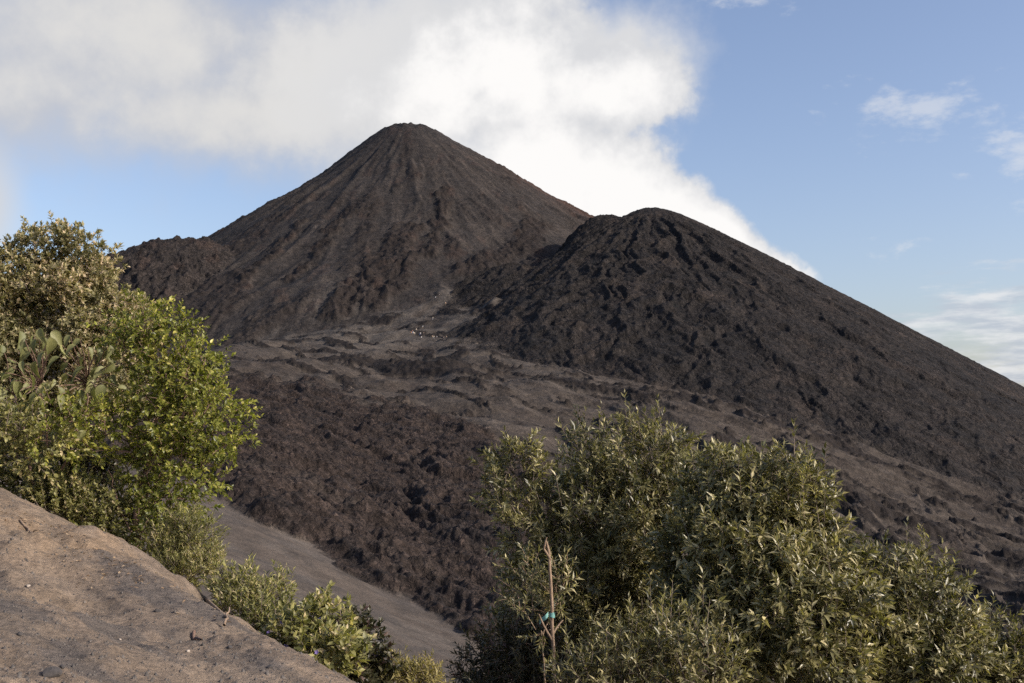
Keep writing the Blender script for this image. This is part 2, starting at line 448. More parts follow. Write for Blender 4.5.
# ------------------------------------------------------------------ node helpers
class NT:
    def __init__(self, tree): self.t = tree
    def n(self, typ, **kw):
        nd = self.t.nodes.new(typ)
        for k, v in kw.items():
            if k == 'ins':
                for kk, vv in v.items():
                    s = nd.inputs[kk]
                    if isinstance(vv, bpy.types.NodeSocket): self.t.links.new(vv, s)
                    else: s.default_value = vv
            else: setattr(nd, k, v)
        return nd
    def math(self, op, a, b=None, c=None, clamp=False):
        ins = {0: a}
        if b is not None: ins[1] = b
        if c is not None: ins[2] = c
        return self.n('ShaderNodeMath', operation=op, use_clamp=clamp, ins=ins).outputs[0]
    def noise(self, vec, scale, detail=4, rough=.55):
        return self.n('ShaderNodeTexNoise', ins={'Vector': vec, 'Scale': scale, 'Detail': detail, 'Roughness': rough}).outputs['Fac']
    def mapr(self, v, a, b, c=0.0, d=1.0, smooth=False):
        return self.n('ShaderNodeMapRange', interpolation_type='SMOOTHSTEP' if smooth else 'LINEAR', ins={'Value': v, 'From Min': a, 'From Max': b, 'To Min': c, 'To Max': d}).outputs[0]
    def mix(self, f, a, b):
        nd = self.n('ShaderNodeMix', data_type='RGBA')
        for k, v in ((0, f), (6, a), (7, b)):
            if isinstance(v, bpy.types.NodeSocket): self.t.links.new(v, nd.inputs[k])
            else: nd.inputs[k].default_value = v if k == 0 else (*v, 1)
        return nd.outputs[2]

def new_mat(name):
    m = bpy.data.materials.new(name); m.use_nodes = True
    t = m.node_tree; t.nodes.clear()
    return m, NT(t)

def terrain_mat(name, grain, bump, rough=.95, grain2=None, speck=0.0, contrast=(.68, 1.32), b2=.5, block=0.0, bdist=0.0, bvar=1.0):
    m, g = new_mat(name)
    out = g.n('ShaderNodeOutputMaterial')
    pos = g.n('ShaderNodeNewGeometry').outputs['Position']
    at = g.n('ShaderNodeAttribute', attribute_name='rock').outputs['Color']
    n1 = g.noise(pos, 1 / grain, 6, .7)
    n2 = g.noise(pos, 1 / (grain2 or grain * 7), 3, .6)
    f = g.math('MULTIPLY', g.mapr(n1, .28, .72, contrast[0], contrast[1]), g.mapr(n2, .3, .7, .85, 1.15))
    colr = g.n('ShaderNodeVectorMath', operation='SCALE', ins={0: at, 'Scale': f}).outputs[0]
    hgt = g.math('ADD', n1, g.math('MULTIPLY', n2, b2))
    if block:
        wv = g.n('ShaderNodeVectorMath', operation='ADD', ins={0: pos, 1: g.n('ShaderNodeVectorMath', operation='SCALE', ins={0: g.n('ShaderNodeTexNoise', ins={'Vector': pos, 'Scale': .8 / block, 'Detail': 3}).outputs['Color'], 'Scale': block * 1.2}).outputs[0]}).outputs[0]
        v1 = g.n('ShaderNodeTexVoronoi', ins={'Vector': wv, 'Scale': 1 / block, 'Randomness': 1.0})
        v2 = g.n('ShaderNodeTexVoronoi', ins={'Vector': wv, 'Scale': 2.7 / block, 'Randomness': 1.0})
        c1 = g.n('ShaderNodeSeparateColor', ins={0: v1.outputs['Color']}).outputs[0]
        c2 = g.n('ShaderNodeSeparateColor', ins={0: v2.outputs['Color']}).outputs[1]
        colr = g.n('ShaderNodeVectorMath', operation='SCALE', ins={0: colr, 'Scale': g.math('MULTIPLY', g.mapr(c1, 0, 1, 1 - .28 * bvar, 1 + .28 * bvar), g.mapr(c2, 0, 1, 1 - .3 * bvar, 1 + .3 * bvar))}).outputs[0]
        k1 = g.math('MULTIPLY', g.math('ADD', g.math('MULTIPLY', c1, .8), g.math('SUBTRACT', .8, v1.outputs['Distance'])), bdist / bump)
        k2 = g.math('MULTIPLY', g.math('ADD', g.math('MULTIPLY', c2, .8), g.math('SUBTRACT', .8, v2.outputs['Distance'])), .45 * bdist / bump)
        hgt = g.math('ADD', hgt, g.math('ADD', k1, k2))
    if speck:
        vo = g.n('ShaderNodeTexVoronoi', ins={'Vector': pos, 'Scale': 1 / speck}).outputs['Distance']
        vm = g.math('MULTIPLY', g.mapr(vo, .12, .22, 1, 0), g.mapr(g.noise(pos, .9 / speck, 1, .5), .52, .6, 0, 1))
        colr = g.mix(g.math('MULTIPLY', vm, .75), colr, (.055, .05, .048))
    b = g.n('ShaderNodeBump', ins={'Strength': 1.0, 'Distance': bump, 'Height': hgt})
    bs = g.n('ShaderNodeBsdfPrincipled', ins={'Base Color': colr, 'Roughness': rough, 'Specular IOR Level': .15, 'Normal': b.outputs[0]})
    g.t.links.new(bs.outputs[0], out.inputs[0])
    return m

# ------------------------------------------------------------------ terrain meshes
def build_terrain():
    d = math.radians
    az_mid = np.arange(d(-31), d(31), d(0.074))
    az_l = np.concatenate([np.arange(d(-180), d(-60), d(3)), np.arange(d(-60), d(-31), d(.5))])
    az_r = np.concatenate([np.arange(d(31), d(60), d(.5)), np.arange(d(60), d(180), d(3))])
    A = np.concatenate([az_l, az_mid, az_r])
    def seg(a, b, st): return np.exp(np.arange(math.log(a), math.log(b), st))
    R = np.concatenate([seg(.4, 4.5, .05), seg(4.5, 24, .0042), seg(24, 60, .012), seg(60, 90, .006), seg(90, 420, .0033),
                        seg(420, 600, .0033), seg(600, 1125, .0023), seg(1125, 1500, .02), seg(1500, 9000, .06)])
    nA, nR = len(A), len(R)
    ZZ = np.empty(nA * nR, F32); RG = np.empty(nA * nR, np.int8); CC = np.empty((nA * nR, 3), F32)
    step = 120
    for s in range(0, nR, step):
        rr = R[s:s + step]
        aa = np.tile(A, len(rr)); r2 = np.repeat(rr, nA)
        z, rg, c = height(aa, r2, True)
        ZZ[s * nA:(s + len(rr)) * nA] = z; RG[s * nA:(s + len(rr)) * nA] = rg; CC[s * nA:(s + len(rr)) * nA] = c
    r2 = np.repeat(R, nA); aa = np.tile(A, nR)
    V = np.stack([r2 * np.sin(aa), r2 * np.cos(aa), ZZ], 1).astype(F32)
    ii = np.arange(nR - 1)[:, None] * nA; jj = np.arange(nA)[None, :]; j2 = (jj + 1) % nA
    Q = np.stack([ii + jj, ii + j2, ii + nA + j2, ii + nA + jj], -1).reshape(-1, 4)[:, ::-1]
    names = ['ground', 'ash_slope', 'lava_field', 'valley', 'volcano', 'lava_dome', 'lava_delta']
    mats = [terrain_mat('trodden_ash', .05, .03, .95, .3, .06, (.62, 1.38), .8), terrain_mat('smooth_ash', .35, .09, .95, 2.5),
            terrain_mat('aa_lava', .8, .45, .95, 2.4, 0, (.5, 1.5), .5, 1.0, .42), terrain_mat('ashy_lava', 1.5, .5, .95, 7.0, 0, (.65, 1.35), .5, 1.9, .16, .4),
            terrain_mat('cone_scree', 2.4, .8, .95, 9.0, 0, (.6, 1.4), .5, 2.2, .22, .5), terrain_mat('dome_lava', 1.8, .6, .95, 8.0, 0, (.5, 1.5), .3, 2.4, .85), terrain_mat('delta_lava', 2.2, .8, .95, 8.0, 0, (.5, 1.5), .4, 2.6, .9)]
    labels = ['trodden grey ash hillside under the viewer', 'smooth bare ash slope below the hillside', 'rough brown lava field filling the valley floor',
              'ash-covered valley slopes at the foot of the cone', 'dark steep volcano cone with its summit in cloud', 'dark lava-covered dome in front of the cone', 'lumpy lava shoulder beside the cone']
    fr = RG[Q[:, 0]]
    for k in range(7):
        q = Q[fr == k]
        if k == 0:   # close the disc under the viewer
            pass
        u, inv = np.unique(q, return_inverse=True)
        q = inv.reshape(-1, 4)
        v = V[u]; c = CC[u]
        if k == 0:
            ring = np.searchsorted(u, np.arange(nA))
            v = np.vstack([v, [[0, 0, float(ZZ[:nA].mean())]]]).astype(F32); c = np.vstack([c, c[ring[0]]])
        me = bpy.data.meshes.new(names[k])
        me.vertices.add(len(v)); me.vertices.foreach_set('co', v.ravel())
        loops = q.ravel().astype(np.int32); starts = np.arange(len(q), dtype=np.int32) * 4
        if k == 0:
            ctr = len(v) - 1
            tri = np.stack([np.full(nA, ctr), np.roll(ring, -1), ring], 1)[:, ::1]
            starts = np.concatenate([starts, len(loops) + np.arange(nA, dtype=np.int32) * 3])
            loops = np.concatenate([loops, tri.ravel().astype(np.int32)])
        me.loops.add(len(loops)); me.loops.foreach_set('vertex_index', loops)
        me.polygons.add(len(starts)); me.polygons.foreach_set('loop_start', starts.astype(np.int32))
        me.update(calc_edges=True)
        me.polygons.foreach_set('use_smooth', np.ones(len(starts), bool))
        at = me.attributes.new('rock', 'FLOAT_COLOR', 'POINT')
        at.data.foreach_set('color', np.hstack([c, np.ones((len(c), 1), F32)]).astype(F32).ravel())
        me.materials.append(mats[k])
        o = bpy.data.objects.new(names[k], me); COL.objects.link(o)
        o['kind'] = 'structure'; o['label'] = labels[k]; o['category'] = ('ground', 'slope', 'lava field', 'valley', 'volcano', 'hill', 'hill')[k]
build_terrain()
# ------------------------------------------------------------------ vegetation
def unit(v): return v / np.maximum(np.linalg.norm(v, axis=-1, keepdims=True), 1e-9)

def leaf_mat(name, dark, light, tip, gloss=.45, trans=.28, tipfrac=.12, under=1.35):
    m, g = new_mat(name)
    out = g.n('ShaderNodeOutputMaterial')
    tone = g.n('ShaderNodeAttribute', attribute_name='leaf_tone').outputs['Fac']
    geo = g.n('ShaderNodeNewGeometry')
    c = g.mix(g.mapr(tone, 0, 1 - tipfrac), dark, light)
    c = g.mix(g.mapr(tone, 1 - tipfrac, 1 - tipfrac + .03), c, tip)
    nz = g.noise(geo.outputs['Position'], 30, 2, .5)
    c = g.n('ShaderNodeVectorMath', operation='SCALE', ins={0: c, 'Scale': g.mapr(nz, .3, .7, .85, 1.15)}).outputs[0]
    cu = g.n('ShaderNodeVectorMath', operation='SCALE', ins={0: c, 'Scale': under}).outputs[0]
    c = g.mix(geo.outputs['Backfacing'], (0, 0, 0), (0, 0, 0)) if False else g.n('ShaderNodeMix', data_type='RGBA', ins={0: geo.outputs['Backfacing'], 6: c, 7: cu}).outputs[2]
    bs = g.n('ShaderNodeBsdfPrincipled', ins={'Base Color': c, 'Roughness': gloss, 'Specular IOR Level': .45})
    tc = g.n('ShaderNodeVectorMath', operation='MULTIPLY', ins={0: c, 1: (1.25, 1.35, .6)}).outputs[0]
    tr = g.n('ShaderNodeBsdfTranslucent', ins={'Color': tc})
    mx = g.n('ShaderNodeMixShader', ins={0: trans, 1: bs.outputs[0], 2: tr.outputs[0]})
    g.t.links.new(mx.outputs[0], out.inputs[0])
    return m

def bark_mat(name, c1, c2, scale=25):
    m, g = new_mat(name)
    out = g.n('ShaderNodeOutputMaterial'); pos = g.n('ShaderNodeNewGeometry').outputs['Position']
    st = g.n('ShaderNodeVectorMath', operation='MULTIPLY', ins={0: pos, 1: (1, 1, .3)}).outputs[0]
    n = g.noise(st, scale, 5, .65)
    c = g.mix(g.mapr(n, .35, .65), c1, c2)
    b = g.n('ShaderNodeBump', ins={'Strength': .8, 'Distance': .01, 'Height': n})
    bs = g.n('ShaderNodeBsdfPrincipled', ins={'Base Color': c, 'Roughness': .9, 'Normal': b.outputs[0]})
    g.t.links.new(bs.outputs[0], out.inputs[0]); return m

def rows_leaf(ts, ws, fold, droop):
    """leaf blade with a midrib: rows across its length -> verts, quads/tris (as triangles)"""
    v = []; f = []
    for t, w in zip(ts, ws):
        z = -droop * t * t
        v += [(-w / 2, t, z + fold * w), (0, t, z), (w / 2, t, z + fold * w)]
    for k in range(len(ts) - 1):
        a = k * 3
        f += [(a, a + 1, a + 4), (a, a + 4, a + 3), (a + 1, a + 2, a + 5), (a + 1, a + 5, a + 4)]
    return np.array(v, float), np.array(f)
LEAF = {
    'diamond': (np.array([(0, 0, 0), (-.5, .45, .06), (0, 1, -.06), (.5, .45, .06)], float), np.array([(0, 2, 1), (0, 3, 2)])),
    'lance': (np.array([(0, 0, 0), (-.5, .4, .05), (0, .48, -.02), (.5, .4, .05), (0, 1, -.16)], float), np.array([(0, 2, 1), (0, 3, 2), (1, 2, 4), (2, 3, 4)])),
    'oval': rows_leaf((0, .3, .65, 1), (.05, .95, .85, .05), .10, .10),
    'broad': rows_leaf((0, .12, .3, .5, .7, .88, 1), (.08, .66, 1.0, .92, .62, .28, .02), .17, .42),
}

def mesh_object(name, verts, faces, mat, parent=None, tone=None, smooth=False):
    """verts (n,3); faces (m,k) with constant k"""
    me = bpy.data.meshes.new(name)
    verts = np.asarray(verts, F32); faces = np.asarray(faces, np.int32)
    me.vertices.add(len(verts)); me.vertices.foreach_set('co', verts.ravel())
    k = faces.shape[1]
    me.loops.add(faces.size); me.loops.foreach_set('vertex_index', faces.ravel())
    me.polygons.add(len(faces)); me.polygons.foreach_set('loop_start', np.arange(len(faces), dtype=np.int32) * k)
    me.update(calc_edges=True)
    if smooth: me.polygons.foreach_set('use_smooth', np.ones(len(faces), bool))
    if tone is not None:
        at = me.attributes.new('leaf_tone', 'FLOAT', 'POINT'); at.data.foreach_set('value', np.asarray(tone, F32))
    me.materials.append(mat)
    o = bpy.data.objects.new(name, me); COL.objects.link(o)
    if parent is not None: o.parent = parent
    return o

def leaves_mesh(kind, pos, axis, nor, length, width, tone):
    T, Fc = LEAF[kind]
    axis = unit(axis); side = unit(np.cross(axis, nor)); nor = np.cross(side, axis)
    V = (pos[:, None] + T[None, :, 1, None] * axis[:, None] * length[:, None, None]
         + T[None, :, 0, None] * side[:, None] * width[:, None, None] + T[None, :, 2, None] * nor[:, None] * length[:, None, None])
    n, m = len(pos), len(T)
    Fa = (Fc[None] + (np.arange(n) * m)[:, None, None]).reshape(-1, 3)
    return V.reshape(-1, 3), Fa, np.repeat(tone, m)

def tubes(paths, sides=6):
    """paths: list of (points (n,3), radii (n)) -> verts, quads"""
    V = []; Fq = []; base = 0
    ang = np.arange(sides) / sides * 2 * np.pi
    for pts, rad in paths:
        pts = np.asarray(pts, float); rad = np.asarray(rad, float)
        tan = unit(np.gradient(pts, axis=0))
        ref = np.array([.31, .86, .22]) if abs(tan[0, 2]) > .5 else np.array([0, 0, 1.0])
        a = unit(np.cross(tan, ref)); b = np.cross(tan, a)
        ring = pts[:, None] + rad[:, None, None] * (np.cos(ang)[None, :, None] * a[:, None] + np.sin(ang)[None, :, None] * b[:, None])
        V.append(ring.reshape(-1, 3)); n = len(pts)
        i = np.arange(n - 1)[:, None] * sides + np.arange(sides)[None]; j = np.arange(n - 1)[:, None] * sides + (np.arange(sides)[None] + 1) % sides
        Fq.append(np.stack([i, j, j + sides, i + sides], -1).reshape(-1, 4) + base); base += n * sides
    return np.vstack(V), np.vstack(Fq)

def twigs(p0, p1, r0=.006, r1=.003):
    """many straight three-sided twigs at once"""
    t = unit(p1 - p0); a = unit(np.cross(t, np.array([.3, .2, .93]))); b = np.cross(t, a)
    ang = np.arange(3) / 3 * 2 * np.pi
    off = np.cos(ang)[None, :, None] * a[:, None] + np.sin(ang)[None, :, None] * b[:, None]
    V = np.concatenate([p0[:, None] + off * r0, p1[:, None] + off * r1], 1)
    n = len(p0); i = np.arange(n)[:, None] * 6
    Fq = np.stack([np.stack([i[:, 0] + k, i[:, 0] + (k + 1) % 3, i[:, 0] + 3 + (k + 1) % 3, i[:, 0] + 3 + k], -1) for k in range(3)], 1).reshape(-1, 4)
    return V.reshape(-1, 3), Fq

def wob_path(a, b, n, amp, rng, sag=0.0):
    t = np.linspace(0, 1, n)[:, None]
    L = np.linalg.norm(b - a)
    p = a + (b - a) * t
    j = np.cumsum(rng.normal(0, 1, (n, 3)), 0); j = j - j[0] - (j[-1] - j[0]) * t
    p = p + j * amp * L / n ** .5
    p[:, 2] += sag * L * (t[:, 0] * (1 - t[:, 0]))
    return p

def plant(name, label, cat, base, lobes, leaf, clumps, group=None, seed=1, trunk=None, trunk_r=.06, shoots=9, leaves=13, crad=.26,
          shoot_len=.30, up=.35, angle=55, droop=.25, surf=.45, woody=None, extra_paths=(), part_names=('trunk', 'branches', 'crown'), spike=0.0, fat=1.0, gap=.8):
    """lobes: (px, py, r, half width px, half height px[, depth factor]); base: (px, r) or None
       leaf: (material, template, length, width)"""
    rng = np.random.default_rng(seed)
    C, R_, wt = [], [], []
    for l in lobes:
        c = P(l[0], l[1], l[2]); k = l[2] / FPX
        dep = (l[5] if len(l) > 5 else 1.0) * .5 * (l[3] + l[4]) * k
        C.append(c); R_.append((l[3] * k, dep, l[4] * k)); wt.append((l[3] * l[4]) * (l[2] / 14) ** 0)
    C = np.array(C); R_ = np.array(R_); wt = np.array(wt, float); wt /= wt.sum()
    az0, _ = ray(base[0], 500)
    bx, by = base[1] * math.sin(az0), base[1] * math.cos(az0)
    bz = ground_z(bx, by)
    B = np.array([bx, by, bz - .08])
    # clump centres
    cen, outd = [], []
    tries = 0
    while len(cen) < clumps and tries < clumps * 40:
        tries += 1
        k = rng.choice(len(C), p=wt)
        d = unit(rng.normal(0, 1, 3)); rad = rng.random() ** surf
        p = C[k] + d * R_[k] * rad
        if p[2] < ground_est(p, bz) + .1: continue
        if cen and np.min(np.linalg.norm(np.array(cen) - p, axis=1)) < crad * gap: continue
        cen.append(p); outd.append(unit(d / R_[k] * R_[k].min() + np.array([0, 0, .25])))
    cen = np.array(cen); outd = np.array(outd); nC = len(cen)
    # skeleton
    if trunk is None:
        top = C.mean(0)
        trunk_pts = wob_path(B, B + (top - B) * .8, 8, .05, rng)
    else:
        q = [B] + [P(*t) for t in trunk]
        trunk_pts = np.vstack([wob_path(q[i], q[i + 1], 6, .05, rng)[(0 if i == 0 else 1):] for i in range(len(q) - 1)])
    nodes = list(trunk_pts[2:]); order = np.argsort(np.min(np.linalg.norm(cen[:, None] - trunk_pts[None], axis=2), axis=1))
    paths = []
    for k in order:
        nd = np.array(nodes); dv = cen[k] - nd; dist = np.linalg.norm(dv, axis=1)
        cost = dist * (1 + .8 * (dv[:, 2] < -.1)) + .25 * np.linalg.norm(nd - B, axis=1)
        a = nd[int(np.argmin(cost))]
        pth = wob_path(a, cen[k], 6, .07, rng, .12)
        L = np.linalg.norm(cen[k] - a)
        r0 = min(trunk_r * .5, .007 + .012 * L) * fat
        paths.append((pth, np.linspace(r0, .005, 6)))
        nodes += list(pth[2:])
    # shoots
    n = nC * shoots
    ck = np.repeat(np.arange(nC), shoots)
    o = cen[ck] + unit(rng.normal(0, 1, (n, 3))) * (rng.random((n, 1)) ** .5) * crad
    d = unit(outd[ck] * .8 + rng.normal(0, .55, (n, 3)) + (o - cen[ck]) / crad * .5 + np.array([0, 0, up]))
    L = shoot_len * rng.uniform(.55, 1.25, n)
    if spike > 0:
        hi = rng.random(n) < spike
        d[hi] = unit(d[hi] * .35 + np.array([0, 0, 1.0]) + rng.normal(0, .15, (hi.sum(), 3))); L[hi] *= 1.75
    # leaves on shoots
    nl = leaves
    t = (np.arange(nl)[None] + rng.uniform(.1, .9, (n, nl))) / nl
    t = .12 + .88 * t
    pos = o[:, None] + d[:, None] * (L[:, None] * t)[..., None]
    e1 = unit(np.cross(d, np.array([.21, .13, .97]) + rng.normal(0, .1, (n, 3)))); e2 = np.cross(d, e1)
    ph = np.arange(nl)[None] * 2.4 + rng.uniform(0, 6.28, (n, 1)) + rng.normal(0, .3, (n, nl))
    al = np.radians(angle) * (1.15 - .75 * t) + rng.normal(0, .16, (n, nl))
    radial = np.cos(ph)[..., None] * e1[:, None] + np.sin(ph)[..., None] * e2[:, None]
    ax = d[:, None] * np.cos(al)[..., None] + radial * np.sin(al)[..., None]
    ax = ax + np.array([0, 0, -1.0]) * (droop * (1.1 - t))[..., None]
    nor = d[:, None] * .9 - radial * .35 + np.array([0, 0, .5]) + rng.normal(0, .28, ax.shape)
    lm, kind, ll, lw = leaf
    sz = rng.uniform(.65, 1.2, (n, nl)) * (1.08 - .45 * t ** 3)
    ctone = rng.normal(0, .16, nC)[ck][:, None]
    tone = np.clip(.45 + ctone + rng.normal(0, .27, (n, nl)) + .12 * t, 0, 1)
    V, Fa, tn = leaves_mesh(kind, pos.reshape(-1, 3), ax.reshape(-1, 3), nor.reshape(-1, 3), (ll * sz).ravel(), (lw * sz).ravel(), tone.ravel())
    root = bpy.data.objects.new(name, None); COL.objects.link(root)
    root.location = B + np.array([0, 0, .08]); root['label'] = label; root['category'] = cat
    if group: root['group'] = group
    root.empty_display_size = .2
    org = np.array(root.location)
    wm = woody or MAT['bark']
    nt = len(trunk_pts)
    Vt, Ft = tubes([(trunk_pts - org, np.linspace(trunk_r * 1.25, trunk_r * .45, nt))], 8)
    if part_names[0]: mesh_object(part_names[0], Vt, Ft, wm, root, smooth=True)
    Vb, Fb = tubes([(p - org, r_) for p, r_ in paths] + [(wob_path(P(*a), P(*b), 10, .08, rng) - org, np.linspace(ra, rb, 10)) for a, b, ra, rb in extra_paths], 5)
    Vs, Fs = twigs(o - org, o + d * L[:, None] * .95 - org, .005, .002)
    mesh_object(part_names[1], np.vstack([Vb, Vs]), np.vstack([Fb, Fs + len(Vb)]), wm, root, smooth=True)
    mesh_object(part_names[2], V - org, Fa, lm, root, tone=tn)
    return root, cen

def ground_est(p, bz):
    return ground_z(p[0], p[1])

MAT = {
    'bark': bark_mat('grey_bark', (.10, .075, .058), (.19, .15, .12)),
    'red_bark': bark_mat('reddish_bark', (.12, .07, .05), (.2, .13, .095)),
    'dry_wood': bark_mat('dry_wood', (.16, .11, .07), (.31, .22, .15), 40),
    'olive': leaf_mat('olive_leaf', (.08, .078, .030), (.33, .29, .15), (.48, .38, .25), .5, .22, .22),
    'lime': leaf_mat('lime_leaf', (.06, .075, .015), (.27, .275, .055), (.40, .36, .10), .42, .34, .08),
    'willow': leaf_mat('willow_leaf', (.032, .036, .012), (.27, .24, .108), (.46, .40, .22), .38, .22, .10),  # pale and dark tones spread to paint in highlights and shading contrast
    'broad': leaf_mat('broad_leaf', (.10, .11, .038), (.22, .215, .085), (.26, .24, .10), .55, .25, .05),
    'sage': leaf_mat('sage_leaf', (.08, .085, .028), (.34, .315, .125), (.44, .36, .20), .5, .3, .12),
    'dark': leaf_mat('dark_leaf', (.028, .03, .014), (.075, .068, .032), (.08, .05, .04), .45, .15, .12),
    'straw': leaf_mat('straw_leaf', (.16, .14, .05), (.30, .25, .09), (.36, .29, .12), .6, .3, .2),
    'purple': leaf_mat('purple_petal', (.16, .12, .34), (.24, .18, .45), (.3, .25, .5), .6, .3, .1),
}

def build_plants():
    W = (MAT['willow'], 'lance', .125, .030)
    # --- right-hand thicket
    plant('willowy_tree', 'tallest tree of the thicket, airy twiggy top and deep shade low on its left side', 'tree', (612, 15.0),
          [(645, 462, 14.8, 42, 44), (585, 470, 15, 34, 40), (625, 520, 14.8, 72, 52), (515, 476, 14.4, 24, 34, 1.2), (530, 520, 14.6, 22, 36), (585, 585, 15, 80, 70), (560, 650, 15, 70, 50), (650, 600, 15, 50, 60), (690, 520, 14.8, 34, 44), (545, 600, 14.2, 24, 34)],
          (MAT['willow'], 'lance', .115, .034), 330, seed=3, trunk=[(612, 690, 15), (606, 600, 15), (618, 520, 14.8)], trunk_r=.075, shoots=11, leaves=13, shoot_len=.25, up=.45, spike=.18, crad=.21, gap=.95, group=None,
          extra_paths=[((606, 610, 15), (520, 480, 14.4), .03, .008), ((608, 580, 15), (590, 450, 15), .028, .007)])
    plant('willowy_tree', 'broad rounded tree with drooping glossy leaves in the middle of the thicket', 'tree', (765, 12.8),
          [(735, 500, 13.2, 46, 38), (790, 498, 13.0, 34, 32), (770, 545, 12.9, 62, 48), (815, 545, 13, 24, 38), (720, 570, 13, 48, 54), (790, 610, 12.6, 70, 58), (730, 640, 12.5, 56, 50), (840, 600, 12.8, 26, 40), (800, 670, 12.4, 60, 40)],
          (MAT['willow'], 'lance', .128, .038), 330, seed=5, trunk=[(762, 700, 12.8), (770, 600, 12.9), (762, 530, 13)], trunk_r=.07, shoots=12, leaves=14, shoot_len=.25, up=.35, droop=.5, spike=.11, crad=.18, gap=1.4)
    plant('willowy_tree', 'smaller tree with upright leafy tips at the right end of the broad rounded tree', 'tree', (892, 13.6),
          [(880, 600, 13.6, 38, 36), (915, 600, 13.6, 34, 34), (930, 622, 13.6, 28, 36), (865, 640, 13.4, 30, 50), (905, 660, 13.4, 52, 46), (945, 660, 13.5, 26, 34)],
          (MAT['willow'], 'lance', .115, .034), 170, seed=8, trunk=[(892, 700, 13.6), (898, 630, 13.6)], trunk_r=.05, shoots=12, leaves=13, shoot_len=.24, up=.4, droop=.4, spike=.10, crad=.18, gap=1.25)
    plant('willowy_shrub', 'low rounded shrub sloping down to the corner, lowest at the right end of the thicket', 'shrub', (992, 14.2),
          [(982, 650, 14.2, 28, 26), (1012, 662, 14.2, 26, 22), (990, 685, 14, 50, 34), (1045, 690, 14.3, 30, 30), (955, 685, 13.8, 24, 26)],
          (MAT['willow'], 'lance', .105, .032), 110, seed=9, trunk=[(992, 710, 14.2), (996, 672, 14.2)], trunk_r=.035, shoots=11, leaves=12, shoot_len=.19, up=.4, droop=.35, spike=.05, crad=.2)
    plant('willowy_shrub', 'bright leafy shrub in front of the shaded foot of the tallest thicket tree', 'shrub', (655, 11.3),
          [(640, 665, 11.3, 34, 30), (690, 668, 11.2, 36, 32), (600, 690, 11.2, 40, 22), (662, 640, 11.4, 18, 26)],
          (MAT['willow'], 'lance', .105, .027), 62, seed=12, trunk=[(655, 740, 11.3), (655, 690, 11.3)], trunk_r=.03, shoots=7, leaves=12, shoot_len=.24, up=.7, spike=.15, crad=.2)
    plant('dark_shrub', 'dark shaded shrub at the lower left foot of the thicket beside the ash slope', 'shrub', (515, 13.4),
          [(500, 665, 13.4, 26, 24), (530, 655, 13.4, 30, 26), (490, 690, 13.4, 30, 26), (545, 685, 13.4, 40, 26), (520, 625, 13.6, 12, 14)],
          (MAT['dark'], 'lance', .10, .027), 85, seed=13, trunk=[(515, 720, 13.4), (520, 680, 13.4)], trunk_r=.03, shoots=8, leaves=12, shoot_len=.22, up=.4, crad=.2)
    plant('willowy_shrub', 'thin pale sapling of sparse leaves growing round the dead stem', 'shrub', (540, 12.0),
          [(527, 585, 12.1, 10, 22), (560, 590, 12.1, 12, 20), (545, 620, 12.1, 16, 14), (520, 606, 12.1, 8, 10)],
          (MAT['willow'], 'lance', .095, .027), 17, seed=14, trunk=[(548, 700, 12.1), (545, 640, 12.1)], trunk_r=.014, shoots=5, leaves=10, shoot_len=.22, up=.8, crad=.13, woody=MAT['dry_wood'])
    # --- left-hand cluster
    plant('olive_tree', 'big pale olive tree with small dense leaves against the sky', 'tree', (30, 20.5),
          [(62, 262, 19.5, 40, 34), (20, 270, 19.6, 40, 36), (95, 290, 19.3, 34, 34), (45, 315, 19.2, 60, 48), (110, 335, 19.0, 36, 40), (0, 340, 19.3, 50, 60), (70, 375, 19.4, 64, 44), (140, 320, 19.2, 14, 22), (-50, 300, 19.6, 60, 70), (20, 410, 19.8, 60, 40), (108, 275, 19.4, 12, 18)],
          (MAT['olive'], 'diamond', .082, .040), 300, seed=21, trunk=[(30, 480, 20), (40, 390, 19.6), (45, 320, 19.4)], trunk_r=.10, shoots=26, leaves=13, shoot_len=.14, up=.3, crad=.29, angle=60, droop=.0, surf=.36, gap=.75)
    plant('lime_green_tree', 'yellow-green small-leaved tree with a thin forked trunk on the hillside edge', 'tree', (132, 16.0),
          [(150, 335, 16.2, 34, 28), (130, 345, 16.4, 20, 24), (175, 375, 16.1, 34, 34), (200, 410, 16.0, 34, 34), (222, 432, 15.9, 20, 22), (160, 402, 16.2, 34, 38), (165, 450, 16.1, 40, 34), (200, 465, 16.0, 18, 24), (115, 428, 16.2, 22, 20), (88, 442, 16.1, 16, 12), (74, 418, 15.6, 24, 15), (50, 432, 15.6, 20, 12), (175, 500, 15.9, 28, 30), (160, 535, 15.8, 24, 20), (190, 360, 16.1, 20, 18)],
          (MAT['lime'], 'oval', .078, .042), 210, seed=22, trunk=[(136, 520, 16.0), (145, 478, 16.1), (152, 440, 16.1), (165, 390, 16.1)], trunk_r=.045, shoots=7, leaves=10, shoot_len=.24, up=.3, crad=.22, angle=60, droop=.2, surf=.42, woody=MAT['red_bark'],
          extra_paths=[((140, 510, 16), (182, 440, 15.9), .018, .008), ((134, 545, 16), (186, 490, 15.8), .016, .006), ((133, 540, 16), (108, 470, 16), .014, .006)])
    big_leaf_plant()
